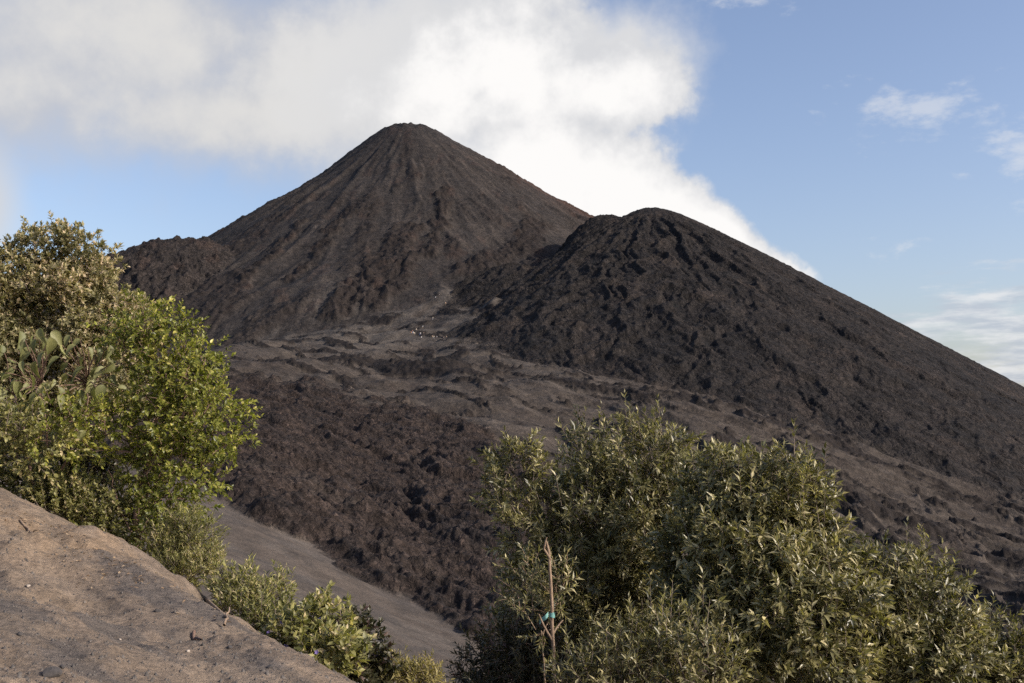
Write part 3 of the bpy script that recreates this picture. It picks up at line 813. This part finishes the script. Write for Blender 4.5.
    plant('leafy_shrub', 'sage green tangled shrub spilling over the hillside edge under the big pale tree', 'shrub', (10, 18.0),
          [(15, 450, 17.6, 42, 30), (50, 468, 17.4, 30, 26), (0, 480, 17.4, 36, 24), (35, 498, 17.0, 34, 22), (-40, 450, 17.8, 40, 40), (12, 430, 15.7, 34, 14), (40, 448, 15.8, 32, 14)],
          (MAT['sage'], 'oval', .085, .042), 140, seed=24, trunk=[(12, 500, 17.6), (18, 460, 17.5)], trunk_r=.025, shoots=8, leaves=10, shoot_len=.26, up=.4, crad=.2, spike=.05, part_names=('stem', 'branches', 'foliage'))
    plant('leafy_shrub', 'sage green shrub between the tangled shrub and the thin forked trunk', 'shrub', (85, 16.4),
          [(70, 515, 16.4, 30, 20), (100, 525, 16.2, 26, 20), (62, 492, 16.6, 20, 14), (118, 505, 16.3, 18, 22), (115, 545, 16.0, 16, 12)],
          (MAT['sage'], 'oval', .08, .042), 78, seed=25, trunk=[(88, 540, 16.4), (88, 515, 16.4)], trunk_r=.02, shoots=8, leaves=10, shoot_len=.24, up=.4, crad=.19, spike=.05, part_names=('stem', 'branches', 'foliage'))
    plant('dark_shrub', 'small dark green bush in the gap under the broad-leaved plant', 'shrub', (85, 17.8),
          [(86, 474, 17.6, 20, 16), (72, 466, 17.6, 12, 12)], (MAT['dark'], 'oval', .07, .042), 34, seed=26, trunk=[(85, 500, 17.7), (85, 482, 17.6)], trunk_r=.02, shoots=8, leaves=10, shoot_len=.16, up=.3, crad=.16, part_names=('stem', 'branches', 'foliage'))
    plant('feathery_shrub', 'feathery light green shrub right of the thin forked trunk', 'shrub', (188, 14.8),
          [(172, 555, 15.0, 16, 24), (190, 545, 14.9, 14, 28), (197, 570, 14.6, 16, 18), (180, 575, 14.5, 18, 10)],
          (MAT['sage'], 'lance', .075, .017), 62, seed=27, trunk=[(187, 585, 14.8), (187, 565, 14.8)], trunk_r=.016, shoots=9, leaves=16, shoot_len=.24, up=.8, crad=.15, angle=45, droop=-.1, part_names=('stem', 'branches', 'foliage'))
    plant('leafy_shrub', 'light green shrub with upright tips at the bend of the hillside edge', 'shrub', (246, 12.0),
          [(240, 592, 12.2, 20, 18), (228, 605, 12.2, 14, 14), (262, 605, 12.0, 20, 18), (285, 598, 12.2, 12, 10), (250, 618, 11.8, 22, 12), (270, 625, 11.6, 22, 12)],
          (MAT['sage'], 'lance', .085, .026), 50, seed=28, trunk=[(250, 625, 12), (250, 608, 12)], trunk_r=.015, shoots=7, leaves=11, shoot_len=.18, up=.7, crad=.13, spike=.1, part_names=('stem', 'branches', 'foliage'))
    s, cen = plant('flowering_shrub', 'broad-leaved green shrub dotted with small purple flowers on the hillside edge', 'shrub', (312, 10.9),
          [(315, 630, 11.0, 24, 20), (338, 640, 10.9, 16, 18), (300, 645, 10.8, 22, 14), (330, 660, 10.5, 24, 16), (322, 612, 11.2, 10, 10), (285, 635, 11.0, 16, 14)],
          (MAT['sage'], 'oval', .085, .046), 56, seed=29, trunk=[(315, 660, 10.9), (316, 640, 10.9)], trunk_r=.015, shoots=6, leaves=9, shoot_len=.17, up=.5, crad=.13, part_names=('stem', 'branches', 'foliage'))
    rng = np.random.default_rng(77)
    org = np.array(s.location); k = rng.choice(len(cen), 16)
    for q in cen[k]:
        c = q + np.array([-.02, -.12, .05]) + rng.normal(0, .04, 3)
        ax = np.array([[math.cos(t), math.sin(t) * .5 - .5, math.sin(t)] for t in np.arange(5) * 1.2566])
        V, Fa, tn = leaves_mesh('diamond', np.repeat((c - org)[None], 5, 0), ax, np.tile([0., -1, .4], (5, 1)), np.full(5, .026), np.full(5, .02), rng.random(5))
        mesh_object('flower', V, Fa, MAT['purple'], s, tone=tn)
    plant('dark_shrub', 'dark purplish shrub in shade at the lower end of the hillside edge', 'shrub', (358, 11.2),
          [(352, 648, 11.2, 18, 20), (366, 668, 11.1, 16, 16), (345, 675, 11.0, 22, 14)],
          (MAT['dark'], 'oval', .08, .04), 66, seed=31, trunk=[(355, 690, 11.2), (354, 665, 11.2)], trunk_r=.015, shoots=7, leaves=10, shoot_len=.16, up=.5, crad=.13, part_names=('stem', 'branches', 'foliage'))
    plant('dry_shrub', 'low straw-yellow tuft below the dark purplish shrub', 'shrub', (402, 11.2),
          [(392, 678, 11.2, 16, 10), (415, 682, 11.2, 20, 10)], (MAT['straw'], 'lance', .07, .018), 34, seed=32, trunk=[(402, 700, 11.2), (402, 690, 11.2)], trunk_r=.012, shoots=8, leaves=10, shoot_len=.14, up=1.0, crad=.10, part_names=('stem', 'branches', 'foliage'))

def big_leaf_plant():
    rng = np.random.default_rng(41)
    az, _ = ray(45, 500); bx, by = 16.8 * math.sin(az), 16.8 * math.cos(az); B = np.array([bx, by, ground_z(bx, by)])
    root = bpy.data.objects.new('broad_leaved_plant', None); COL.objects.link(root); root.location = B
    root['label'] = 'plant with very large pale green hanging leaves in front of the big pale tree'; root['category'] = 'plant'
    spots = [(40,333),(50,342),(36,344),(30,352),(24,345),(46,356),(36,366),(22,366),(12,372),(5,378),(14,386),(28,388),(25,404),(40,408),(16,410),(76,350),(88,352),(98,352),(68,368),(85,372),(90,380),(72,378),(100,372),(108,362),(112,380),(78,395),(50,390),(54,384),(8,362),(118,392),(86,436),(20,336),(52,336),(34,340),(80,344),(104,352),(114,368),(16,384),(36,398),(58,392),(94,360),(74,386),(62,350),(70,340),(30,380),(60,400),(95,392),(76,408),(38,422),(10,425),(66,378),(110,350),(2,350),(48,372),(20,396),(104,372),(84,362),(44,342),(60,362),(2,392),(104,390)]
    pos, ax, nor, ln = [], [], [], []
    stems = []
    hubs = [P(40, 390, 16.5), P(88, 385, 16.4), P(15, 395, 16.6)]
    for px, py in spots:
        r = 16.0 + rng.normal(0, .3)
        p = P(px, py - 5, r); h = hubs[int(np.argmin([np.linalg.norm(p - q) for q in hubs]))]
        pos.append(p)
        ax.append(unit(np.array([rng.normal(.1, .65), rng.normal(-.3, .35), -1.0 + rng.normal(0, .3)])))
        nor.append(np.array([.35 + rng.normal(0, .5), -.6 + rng.normal(0, .3), .6 + rng.normal(0, .35)])); ln.append(rng.uniform(.14, .28))
        stems.append((wob_path(h, p, 6, .06, rng, .2), np.linspace(.010, .005, 6)))
    for h in hubs: stems.append((wob_path(B - [0, 0, .05], h, 8, .06, rng), np.linspace(.03, .012, 8)))
    ln = np.array(ln)
    V, Fa, tn = leaves_mesh('broad', np.array(pos) - B, np.array(ax), np.array(nor), ln, ln * rng.uniform(.42, .58, len(ln)), rng.uniform(.1, .9, len(ln)))
    Vs, Fs = tubes([(p - B, r_) for p, r_ in stems], 6)
    mesh_object('stems', Vs, Fs, MAT['red_bark'], root, smooth=True)
    mesh_object('leaves', V, Fa, MAT['broad'], root, tone=tn, smooth=True)

build_plants()

# ------------------------------------------------------------------ dead stem, litter, stones, hikers
def plain_mat(name, c, rough=.85, var=.25, scale=60):
    m, g = new_mat(name); out = g.n('ShaderNodeOutputMaterial')
    pos = g.n('ShaderNodeNewGeometry').outputs['Position']
    n = g.noise(pos, scale, 4, .6)
    cc = g.n('ShaderNodeVectorMath', operation='SCALE', ins={0: c, 'Scale': g.mapr(n, .3, .7, 1 - var, 1 + var)}).outputs[0]
    b = g.n('ShaderNodeBump', ins={'Strength': .5, 'Distance': .004, 'Height': n})
    bs = g.n('ShaderNodeBsdfPrincipled', ins={'Base Color': cc, 'Roughness': rough, 'Normal': b.outputs[0]})
    g.t.links.new(bs.outputs[0], out.inputs[0]); return m

def tag(o, label, cat, group=None, kind=None):
    if label: o['label'] = label
    if cat: o['category'] = cat
    if group: o['group'] = group
    if kind: o['kind'] = kind
    return o

def dead_stem():
    rng = np.random.default_rng(5)
    base = P(552, 760, 11.7); base[2] = ground_z(base[0], base[1])
    root = bpy.data.objects.new('dead_sapling', None); COL.objects.link(root); root.location = base
    tag(root, 'bare pale dead stem with a forked tip and turquoise tape, left side of the thicket', 'dead stem')
    def path(pts, n): return np.vstack([wob_path(np.array(pts[i]), np.array(pts[i + 1]), n, .02, rng)[(0 if i == 0 else 1):] for i in range(len(pts) - 1)])
    main = path([base - [0, 0, .1], P(552, 625, 11.7), P(551, 585, 11.7), P(549, 552, 11.7), P(546, 541, 11.7)], 6)
    f1 = path([P(551, 560, 11.7), P(544, 549, 11.68), P(545, 543, 11.65), P(547, 537, 11.65)], 4)
    f2 = path([P(552, 640, 11.7), P(543, 624, 11.65), P(539, 614, 11.6)], 5)
    f3 = path([P(552, 636, 11.7), P(557, 627, 11.75), P(563, 620, 11.8)], 5)
    V, Fq = tubes([(main - base, np.linspace(.021, .013, len(main)))], 8); mesh_object('stem', V, Fq, MAT['dry_wood'], root, smooth=True)
    for f in (f1, f2, f3):
        V, Fq = tubes([(f - base, np.linspace(.014, .006, len(f)))], 7); mesh_object('branch', V, Fq, MAT['dry_wood'], root, smooth=True)
    # turquoise tape tied round the stem, with a loose tail
    c = P(552, 615, 11.7) - base; tm = plain_mat('turquoise_tape', (.15, .33, .30), .6, .4)
    V = []; Fq = []
    for k in range(13):
        a = k / 12 * 2 * math.pi
        for h in (-.03, .03): V.append(c + np.array([math.cos(a) * .03, math.sin(a) * .03, h * .8 + .012 * math.sin(5 * a + h * 40) + .006 * math.sin(3 * a)]))
    for k in range(12): Fq.append((2 * k, 2 * k + 2, 2 * k + 3, 2 * k + 1))
    b0 = len(V)
    for k in range(7):
        t = k / 6
        for h in (0, .05): V.append(c + np.array([-.04 - .09 * t, -.035 - .02 * math.sin(5 * t), -.01 - .10 * t * t + h - .02 * math.sin(4 * t)]))
    for k in range(6): Fq.append((b0 + 2 * k, b0 + 2 * k + 2, b0 + 2 * k + 3, b0 + 2 * k + 1))
    mesh_object('tape', np.array(V), np.array(Fq), tm, root)

def stone_mesh(name, mat, seed, size, flat=.65):
    import bmesh
    rng = np.random.default_rng(seed); bm = bmesh.new()
    bmesh.ops.create_icosphere(bm, subdivisions=3, radius=1)
    dirs = unit(rng.normal(0, 1, (9, 3))); off = rng.uniform(.55, .9, 9)
    for v in bm.verts:
        p = np.array(v.co)
        for d, o in zip(dirs, off):
            e = p @ d - o
            if e > 0: p = p - d * e * .92
        p = p * (1 + .05 * float(pn(np.array([p[0] * 3 + seed]), np.array([p[1] * 3 + p[2] * 2]))[0]))
        v.co = Vector((p[0] * size, p[1] * size * .8, p[2] * size * flat))
    me = bpy.data.meshes.new(name); bm.to_mesh(me); bm.free(); me.materials.append(mat)
    return me

def litter():
    rng = np.random.default_rng(15)
    pale = plain_mat('pale_stone', (.34, .29, .24)); dark = plain_mat('dark_cinder', (.05, .045, .043), .95)
    for k, (px, py, sz, mt, lab) in enumerate((
            (28, 587, .026, pale, 'pale angular stone below the bare tan hummock on the hillside'),
            (188, 652, .020, pale, 'pale flat chip of stone below the curled brown stick'),
            (85, 603, .016, pale, 'tiny pale stone in the middle of the ash hillside'),
            (52, 676, .055, dark, 'black cinder lump at the bottom edge of the ash hillside'),
            (62, 668, .022, dark, 'small dark cinder beside the larger black cinder lump'),
            (157, 612, .030, dark, 'dark cinder on the ash halfway up to the forked trunk'),
            (230, 648, .024, dark, 'dark cinder lying below the shaded hollow of the hillside edge'),
            (120, 640, .013, pale, 'small pale stone on open ash near the bottom of the hillside'),
            (270, 668, .026, dark, 'dark cinder near the lowest visible end of the hillside'),
            (20, 635, .024, dark, 'dark cinder at the left border of the ash hillside'))):
        h, r = ground_hit(px, py, 4, 30)
        o = bpy.data.objects.new('stone' if mt is pale else 'cinder', stone_mesh('stone', mt, k + 3, sz)); COL.objects.link(o)
        o.location = h + np.array([0, 0, sz * .2]); o.rotation_euler = (0, 0, k * 1.3)
        tag(o, lab, 'stone', 'loose stones on the ash hillside')
    for px0, py0, px1, py1, rad, lab, mt in (
            (226, 619, 247, 616, .016, 'grey-brown stick lying across the shaded hollow at the hillside edge', 'dry_wood'),
            (224, 629, 229, 622, .012, 'short pale stick standing out of the ash beside the shaded hollow', 'dry_wood'),
            (194, 633, 201, 641, .014, 'curled brown stick alone on the open ash', 'red_bark'),
            (20, 521, 34, 532, .012, 'thin tan twig on the hillside edge under the tangled shrub', 'dry_wood'),
            (206, 594, 224, 611, .014, 'rust-brown root hanging along the rim of the shaded hollow', 'red_bark')):
        a, _ = ground_hit(px0, py0, 4, 30); b, _ = ground_hit(px1, py1, 4, 30)
        n = 9; t = np.linspace(0, 1, n)[:, None]
        p = wob_path(a, b, n, .06, rng); 
        for q in p: q[2] = ground_z(q[0], q[1]) + rad * .8 + (.02 if 'standing' in lab else 0)
        if 'standing' in lab: p[:, 2] += np.linspace(0, .09, n)
        if 'curled' in lab: p[3:6, 2] += .035
        c = p.mean(0)
        V, Fq = tubes([(p - c, np.linspace(rad, rad * .5, n))], 7)
        o = mesh_object('stick', V, Fq, MAT[mt], None, smooth=True); o.location = c; tag(o, lab, 'stick', 'sticks on the hillside edge')
    # uncountable grit and fallen leaves
    def on_ground(n, lo, hi, a0, a1):
        az = np.radians(rng.uniform(a0, a1, n)); r = np.exp(rng.uniform(math.log(lo), math.log(hi), n))
        z = height(az, r); return np.stack([r * np.sin(az), r * np.cos(az), z], 1)
    n = 14000; c = on_ground(n, 5.5, 16, -32, -4); s = .003 + .020 * rng.random(n) ** 6 + .004 * rng.random(n)
    T = np.array([(1, 0, -.4), (-.5, .87, -.4), (-.5, -.87, -.4), (.1, .1, .9)]); Ft = np.array([(0, 1, 3), (1, 2, 3), (2, 0, 3), (0, 2, 1)])
    ang = rng.uniform(0, 6.28, n); ca, sa = np.cos(ang), np.sin(ang)
    Vx = T[None, :, 0] * ca[:, None] - T[None, :, 1] * sa[:, None]; Vy = T[None, :, 0] * sa[:, None] + T[None, :, 1] * ca[:, None]
    V = np.stack([Vx, Vy, np.tile(T[:, 2], (n, 1))], -1) * s[:, None, None] * rng.uniform(.6, 1.3, (n, 4, 1)) + c[:, None]
    o = mesh_object('gravel', V.reshape(-1, 3), (Ft[None] + np.arange(n)[:, None, None] * 4).reshape(-1, 3), plain_mat('grit', (.095, .084, .075), .95, .5, 25))
    tag(o, 'fine dark cinder grit strewn over the ash hillside', 'gravel', kind='stuff')
    pts = []
    for px, py in ((30, 524), (45, 528), (60, 540), (20, 515), (75, 548), (110, 560), (118, 566), (128, 572), (8, 508), (210, 600), (216, 606), (222, 612), (150, 578), (90, 552)):
        try: h, r = ground_hit(px, py + 3, 4, 30)
        except Exception: continue
        for k in range(26):
            q = h + np.array([rng.normal(0, .16), rng.normal(0, .25), 0]); q[2] = ground_z(q[0], q[1]) + .012; pts.append(q)
    pts = np.array(pts); n = len(pts)
    V, Fa, tn = leaves_mesh('oval', pts, np.stack([rng.normal(0, 1, n), rng.normal(0, 1, n), rng.normal(0, .25, n)], 1), np.array([0, 0, 1.0]) + rng.normal(0, .3, (n, 3)), rng.uniform(.022, .05, n), rng.uniform(.012, .022, n), rng.random(n))
    MAT['litter'] = leaf_mat('fallen_leaf', (.13, .085, .055), (.24, .165, .10), (.30, .22, .14), .8, .1, .2)
    o = mesh_object('leaf_litter', V, Fa, MAT['litter'], tone=tn); tag(o, 'dry tan fallen leaves scattered along the hillside edge', 'leaf litter', kind='stuff')

def hikers():
    skin = plain_mat('skin', (.42, .26, .18), .6, .1)
    cloth = {k: plain_mat(k + '_cloth', c, .9, .1) for k, c in dict(white=(.85, .84, .82), tan=(.55, .40, .28), grey=(.33, .33, .35), dark=(.05, .05, .06), blue=(.12, .17, .30), red=(.5, .14, .1), orange=(.6, .28, .1), khaki=(.30, .25, .17), cream=(.75, .68, .55)).items()}
    def skin_mesh(name, verts, edges, rad):
        me = bpy.data.meshes.new(name); me.from_pydata([tuple(v) for v in verts], edges, [])
        o = bpy.data.objects.new(name, me); COL.objects.link(o)
        m = o.modifiers.new('skin', 'SKIN'); m.use_smooth_shade = True
        lay = me.skin_vertices[0].data if me.skin_vertices else None
        if lay is None: return o
        for k, r in enumerate(rad): lay[k].radius = (r, r * .85)
        lay[0].use_root = True
        sd = o.modifiers.new('sub', 'SUBSURF'); sd.levels = sd.render_levels = 1
        return o
    def figure(stride, bend, arm):
        V = [(0, 0, .93), (0, .01 * bend, 1.12), (0, .03 * bend, 1.33), (0, .05 * bend, 1.44), (0, .07 * bend, 1.52), (0, .09 * bend, 1.60), (0, .09 * bend, 1.70)]
        R = [.115, .11, .13, .075, .052, .085, .075]; E = [(0, 1), (1, 2), (2, 3), (3, 4), (4, 5), (5, 6)]
        legs = []; arms = []
        for s in (-1, 1):
            b = len(V); st = stride * s
            V += [(.10 * s, 0, .86), (.11 * s, .5 * st + .03, .49), (.11 * s, st - .02, .09), (.11 * s, st - .17, .035)]
            R += [.085, .058, .042, .035]; E += [(0, b), (b, b + 1), (b + 1, b + 2), (b + 2, b + 3)]; legs.append([V[0]] + V[b:b + 3])
            b = len(V); h = (.24 * s, -st * .9 - arm * .20, .84 + arm * .25)
            V += [(.19 * s, .04 * bend, 1.40), (.23 * s, -st * .25 + .05, 1.12), h]
            R += [.056, .042, .030]; E += [(3, b), (b, b + 1), (b + 1, b + 2)]; arms.append([V[b], V[b + 1], (np.array(V[b + 1]) * .25 + np.array(h) * .75)])
            for f in range(5):
                c = len(V); d = np.array([-.02 * s + (.035 * -s if f == 4 else 0), (f - 1.5) * .018 if f < 4 else -.03, -1.0 if f < 4 else -.6]); L = (.075, .085, .08, .065, .05)[f]
                V += [tuple(np.array(h) + np.array([0, (f - 1.5) * .016, -.03])), tuple(np.array(h) + np.array([0, (f - 1.5) * .018, -.03]) + d * L)]
                R += [.010, .008]; E += [(b + 2, c), (c, c + 1)]
        parts = [skin_mesh('person_body', V, E, R)]
        T = [(0, 0, .95), (0, .01 * bend, 1.12), (0, .03 * bend, 1.33), (0, .05 * bend, 1.43)]; TR = [.135, .13, .15, .09]; TE = [(0, 1), (1, 2), (2, 3)]
        for a in arms:
            b = len(T); T += list(map(tuple, a)); TR += [.07, .055, .045]; TE += [(3 if True else 2, b), (b, b + 1), (b + 1, b + 2)]
        parts.append(skin_mesh('jacket', T, TE, TR))
        Q = [(0, 0, .97)]; QR = [.125]; QE = []
        for l in legs:
            b = len(Q); Q += list(map(tuple, l[1:])); QR += [.10, .075, .058]; QE += [(0, b), (b, b + 1), (b + 1, b + 2)]
        parts.append(skin_mesh('trousers', Q, QE, QR))
        hz = 1.60; hy = .09 * bend
        parts.append(skin_mesh('hair', [(0, hy + .03, hz + .05), (0, hy + .01, hz + .115), (0, hy + .055, hz - .03)], [(0, 1), (0, 2)], [.085, .07, .06]))
        return parts
    protos = [figure(.02, 0, 0), figure(.24, -.6, .4), figure(.10, -1.0, .8)]
    hairm = plain_mat('dark_hair', (.03, .022, .018), .7)
    L = [
     (435.6, 299, 0, 'white', 'dark', 'hiker in a white jacket standing on the dark slope left of the upper trail'),
     (439.4, 297, 1, 'grey', 'dark', 'hiker in grey just uphill of the white jacket on the dark slope'),
     (445.6, 305, 1, 'tan', 'khaki', 'hiker in tan walking alone on the upper trail'),
     (432.8, 320, 1, 'cream', 'grey', 'hiker in a cream top walking alone on the middle of the trail'),
     (422.8, 328.5, 0, 'white', 'khaki', 'hiker in a white top just above the resting crowd in the saddle'),
     (411.4, 334.5, 2, 'orange', 'dark', 'hiker in an orange jacket at the left end of the crowd in the saddle'),
     (413.2, 334.8, 0, 'white', 'grey', 'hiker in bright white next to the orange jacket in the crowd'),
     (412.2, 333, 2, 'red', 'blue', 'hiker in a red jacket behind the bright white top in the crowd'),
     (414.6, 335.2, 2, 'cream', 'khaki', 'hiker in cream at the right shoulder of the bright white top'),
     (416.2, 331.5, 0, 'cream', 'dark', 'hiker in pale clothes standing a little uphill behind the crowd'),
     (419.4, 336.2, 2, 'grey', 'blue', 'hiker in grey jacket and blue trousers in the middle of the crowd'),
     (420.6, 335.5, 0, 'white', 'blue', 'hiker in white jacket and blue trousers in the middle of the crowd'),
     (421.4, 339.5, 1, 'white', 'dark', 'hiker in a white top walking lowest of the crowd in the saddle'),
     (423.6, 336, 2, 'tan', 'dark', 'hiker in tan at the right end of the crowd in the saddle'),
     (432.4, 338.5, 0, 'tan', 'khaki', 'hiker in tan standing next to the lone bright white jacket right of the crowd'),
     (433.8, 338.8, 2, 'cream', 'grey', 'hiker in cream between the tan and the bright white jackets right of the crowd'),
     (436.8, 339, 0, 'white', 'dark', 'hiker in a bright white jacket standing right of the crowd'),
     (443.4, 339.5, 1, 'dark', 'dark', 'hiker in black walking right of the bright white jacket'),
     (446.6, 339.3, 1, 'khaki', 'dark', 'hiker in a khaki jacket farthest right along the saddle'),
    ]
    used = [False] * 3
    for k, (px, py, v, top, leg, lab) in enumerate(L):
        h, r = ground_hit(px, py, 300, 1000)
        root = bpy.data.objects.new('person', None); COL.objects.link(root); root.location = h; root.rotation_euler = (0, 0, k * 2.1)
        tag(root, lab, 'person', 'hikers in the saddle below the cone')
        for q, mt, nm in zip(protos[v], (skin, cloth[top], cloth[leg], hairm), ('body', 'jacket', 'trousers', 'hair')):
            if used[v]: q = q.copy(); COL.objects.link(q)
            q.name = nm
            q.parent = root
            if not q.data.materials: q.data.materials.append(mt)
            q.material_slots[0].link = 'OBJECT'; q.material_slots[0].material = mt
        used[v] = True

dead_stem(); litter(); hikers()

# ------------------------------------------------------------------ sky, sun, camera
SUN_AZ, SUN_EL = math.radians(110), math.radians(27)
def build_world():
    w = bpy.data.worlds.new('World'); scene.world = w; w.use_nodes = True
    t = w.node_tree; t.nodes.clear(); g = NT(t)
    out = g.n('ShaderNodeOutputWorld')
    bg = g.n('ShaderNodeBackground', ins={'Strength': .125})
    sky = g.n('ShaderNodeTexSky', sky_type='NISHITA')
    sky.sun_disc = False; sky.sun_elevation = SUN_EL; sky.sun_rotation = SUN_AZ
    sky.altitude = 300; sky.air_density = 1.0; sky.dust_density = 2.8; sky.ozone_density = 1.5
    d = g.n('ShaderNodeTexCoord').outputs['Generated']
    sx = g.n('ShaderNodeSeparateXYZ', ins={0: d})
    X, Y, Z = sx.outputs
    front = g.mapr(Y, .02, .12)
    ys = g.math('MAXIMUM', Y, .05)
    U = g.math('DIVIDE', X, ys); W = g.math('DIVIDE', Z, ys)
    def uv(px, py):
        u = (px - CX) / FPX; v = (CY - py) / FPX
        return u / (CP - v * SP), (SP + v * CP) / (CP - v * SP)
    def nz(scale, detail, rough, off=0.0):
        vec = g.n('ShaderNodeVectorMath', operation='ADD', ins={0: d, 1: (off, off * .7, off * 1.3)}).outputs[0]
        return g.noise(vec, scale, detail, rough)
    n_big = nz(5, 6, .55); n_mid = nz(14, 7, .6, 3.1); n_fin = nz(34, 4, .55, 7.7)
    nsum = g.math('ADD', g.math('ADD', g.math('MULTIPLY', g.math('SUBTRACT', n_big, .5), 1.0), g.math('MULTIPLY', g.math('SUBTRACT', n_mid, .5), .62)), g.math('MULTIPLY', g.math('SUBTRACT', n_fin, .5), .22))
    def blob(px, py, rx, ry, rot=0):
        cu, cv = uv(px, py); a = math.radians(rot)
        du = g.math('SUBTRACT', U, cu); dv = g.math('SUBTRACT', W, cv)
        p = g.math('MULTIPLY_ADD', du, math.cos(a), g.math('MULTIPLY', dv, math.sin(a)))
        q = g.math('MULTIPLY_ADD', dv, math.cos(a), g.math('MULTIPLY', du, -math.sin(a)))
        p = g.math('MULTIPLY', p, FPX / rx); q = g.math('MULTIPLY', q, FPX / ry)
        l2 = g.math('ADD', g.math('MULTIPLY', p, p), g.math('MULTIPLY', q, q))
        return g.math('SUBTRACT', 1, g.math('SQRT', l2))
    def mx(lst):
        v = lst[0]
        for k in lst[1:]: v = g.n('ShaderNodeMath', operation='SMOOTH_MAX', ins={0: v, 1: k, 2: .15}).outputs[0]
        return v
    # bright plume streaming off the summit
    plume = mx([blob(598, 92, 104, 66), blob(500, 80, 150, 110), blob(640, 200, 150, 62, -33), blob(540, 160, 150, 95), blob(725, 240, 105, 32, -30)])
    a_pl = g.mapr(g.math('MULTIPLY_ADD', nsum, 1.7, plume), g.mapr(U, -.12, .08, -.75, .0), g.mapr(U, -.12, .08, 1.0, .27), 0, 1, True)
    # softer grey bank to the left
    bank = mx([blob(120, 40, 330, 120), blob(330, 70, 230, 110), blob(20, 90, 180, 90), blob(250, 110, 260, 60), blob(-200, 60, 400, 150)])
    a_bk = g.math('MULTIPLY', g.mapr(g.math('MULTIPLY_ADD', nsum, 1.1, bank), -.34, .60, 0, 1, True), .96)
    edge = g.mapr(g.math('MULTIPLY_ADD', nsum, .2, blob(-30, 205, 60, 80)), -.2, .7, 0, .85, True)
    # thin wisps on the right
    wis = mx([blob(925, 112, 105, 38, 5), blob(1030, 155, 65, 55, 20), blob(900, 250, 40, 14, 0), blob(740, 0, 60, 16, 0)])
    sv = g.n('ShaderNodeVectorMath', operation='MULTIPLY', ins={0: d, 1: (1, 1, 2.2)}).outputs[0]
    n_w = g.noise(sv, 26, 8, .62)
    a_ws = g.math('MULTIPLY', g.mapr(g.math('MULTIPLY_ADD', g.math('SUBTRACT', n_w, .53), 4.5, wis), .0, 1.3, 0, 1, True), .5)
    low = mx([blob(1005, 335, 120, 50, 8), blob(1050, 355, 130, 85), blob(930, 330, 90, 20, 3)])
    sv2 = g.n('ShaderNodeVectorMath', operation='MULTIPLY', ins={0: d, 1: (1, 1, 5)}).outputs[0]
    n_l = g.noise(sv2, 12, 7, .6)
    a_lo = g.math('MULTIPLY', g.mapr(g.math('MULTIPLY_ADD', g.math('SUBTRACT', n_l, .5), 4.0, low), -.1, .9, 0, 1, True), .85)
    # sky colour
    hz = g.mapr(Z, .0, .36, 1, 0)
    c = g.n('ShaderNodeVectorMath', operation='MULTIPLY', ins={0: sky.outputs[0], 1: (1.24, 1.16, 1.20)}).outputs[0]
    sc = g.mix(0.0, (0, 0, 0), (0, 0, 0))
    def over(base, alpha, colr):
        return g.mix(g.math('MULTIPLY', alpha, front), base, colr)
    c = over(c, a_ws, (5, 5.05, 5.2))
    c = over(c, a_lo, g.mix(g.mapr(g.noise(sv2, 22, 5, .6), .40, .62), (3.3, 3.6, 4.1), (5.1, 5.15, 5.25)))
    gcol = g.mix(g.mapr(g.math('MULTIPLY_ADD', nsum, 2.2, bank), .1, .95, 0, 1, True), (3.5, 3.6, 3.9), (4.7, 4.6, 4.45))
    c = over(c, a_bk, gcol)
    c = over(c, edge, (4.4, 4.3, 4.2))
    mid = mx([blob(430, 55, 230, 120), blob(520, 110, 170, 110), blob(600, 60, 120, 70)])
    a_md = g.math('MULTIPLY', g.mapr(g.math('MULTIPLY_ADD', nsum, 1.5, mid), -.15, .75, 0, 1, True), .95)
    c = over(c, a_md, (4.9, 4.85, 4.8))
    pcol = g.mix(g.mapr(g.math('MULTIPLY_ADD', nsum, 2.6, g.math('MULTIPLY_ADD', W, -1.6, plume)), -.45, .35, 0, 1, True), (4.3, 4.35, 4.5), (6.2, 6.1, 6.0))
    c = over(c, a_pl, pcol)
    g.t.links.new(c, bg.inputs[0]); g.t.links.new(bg.outputs[0], out.inputs[0])
build_world()

sl = bpy.data.lights.new('sun', 'SUN'); sl.energy = 4.0; sl.angle = math.radians(.53); sl.color = (1.0, .925, .82)
so = bpy.data.objects.new('sun', sl); COL.objects.link(so)
sv = Vector((math.cos(SUN_EL) * math.sin(SUN_AZ), math.cos(SUN_EL) * math.cos(SUN_AZ), math.sin(SUN_EL)))
so.rotation_euler = sv.to_track_quat('Z', 'Y').to_euler(); so.location = (60, 0, 60)

cam = bpy.data.cameras.new('camera'); cam.sensor_width = 36; cam.lens = FPX / 1024 * 36
cam.clip_start = .1; cam.clip_end = 30000
co = bpy.data.objects.new('camera', cam); COL.objects.link(co)
co.location = (0, 0, 0); co.rotation_euler = (math.pi / 2 + PITCH, 0, 0)
scene.camera = co
vs = scene.view_settings
vs.view_transform = 'Standard'; vs.look = 'None'; vs.exposure = .35; vs.gamma = 1; vs.use_curve_mapping = False
scene.cycles.max_bounces = 6; scene.cycles.diffuse_bounces = 3; scene.cycles.transparent_max_bounces = 8
scene.cycles.use_denoising = False
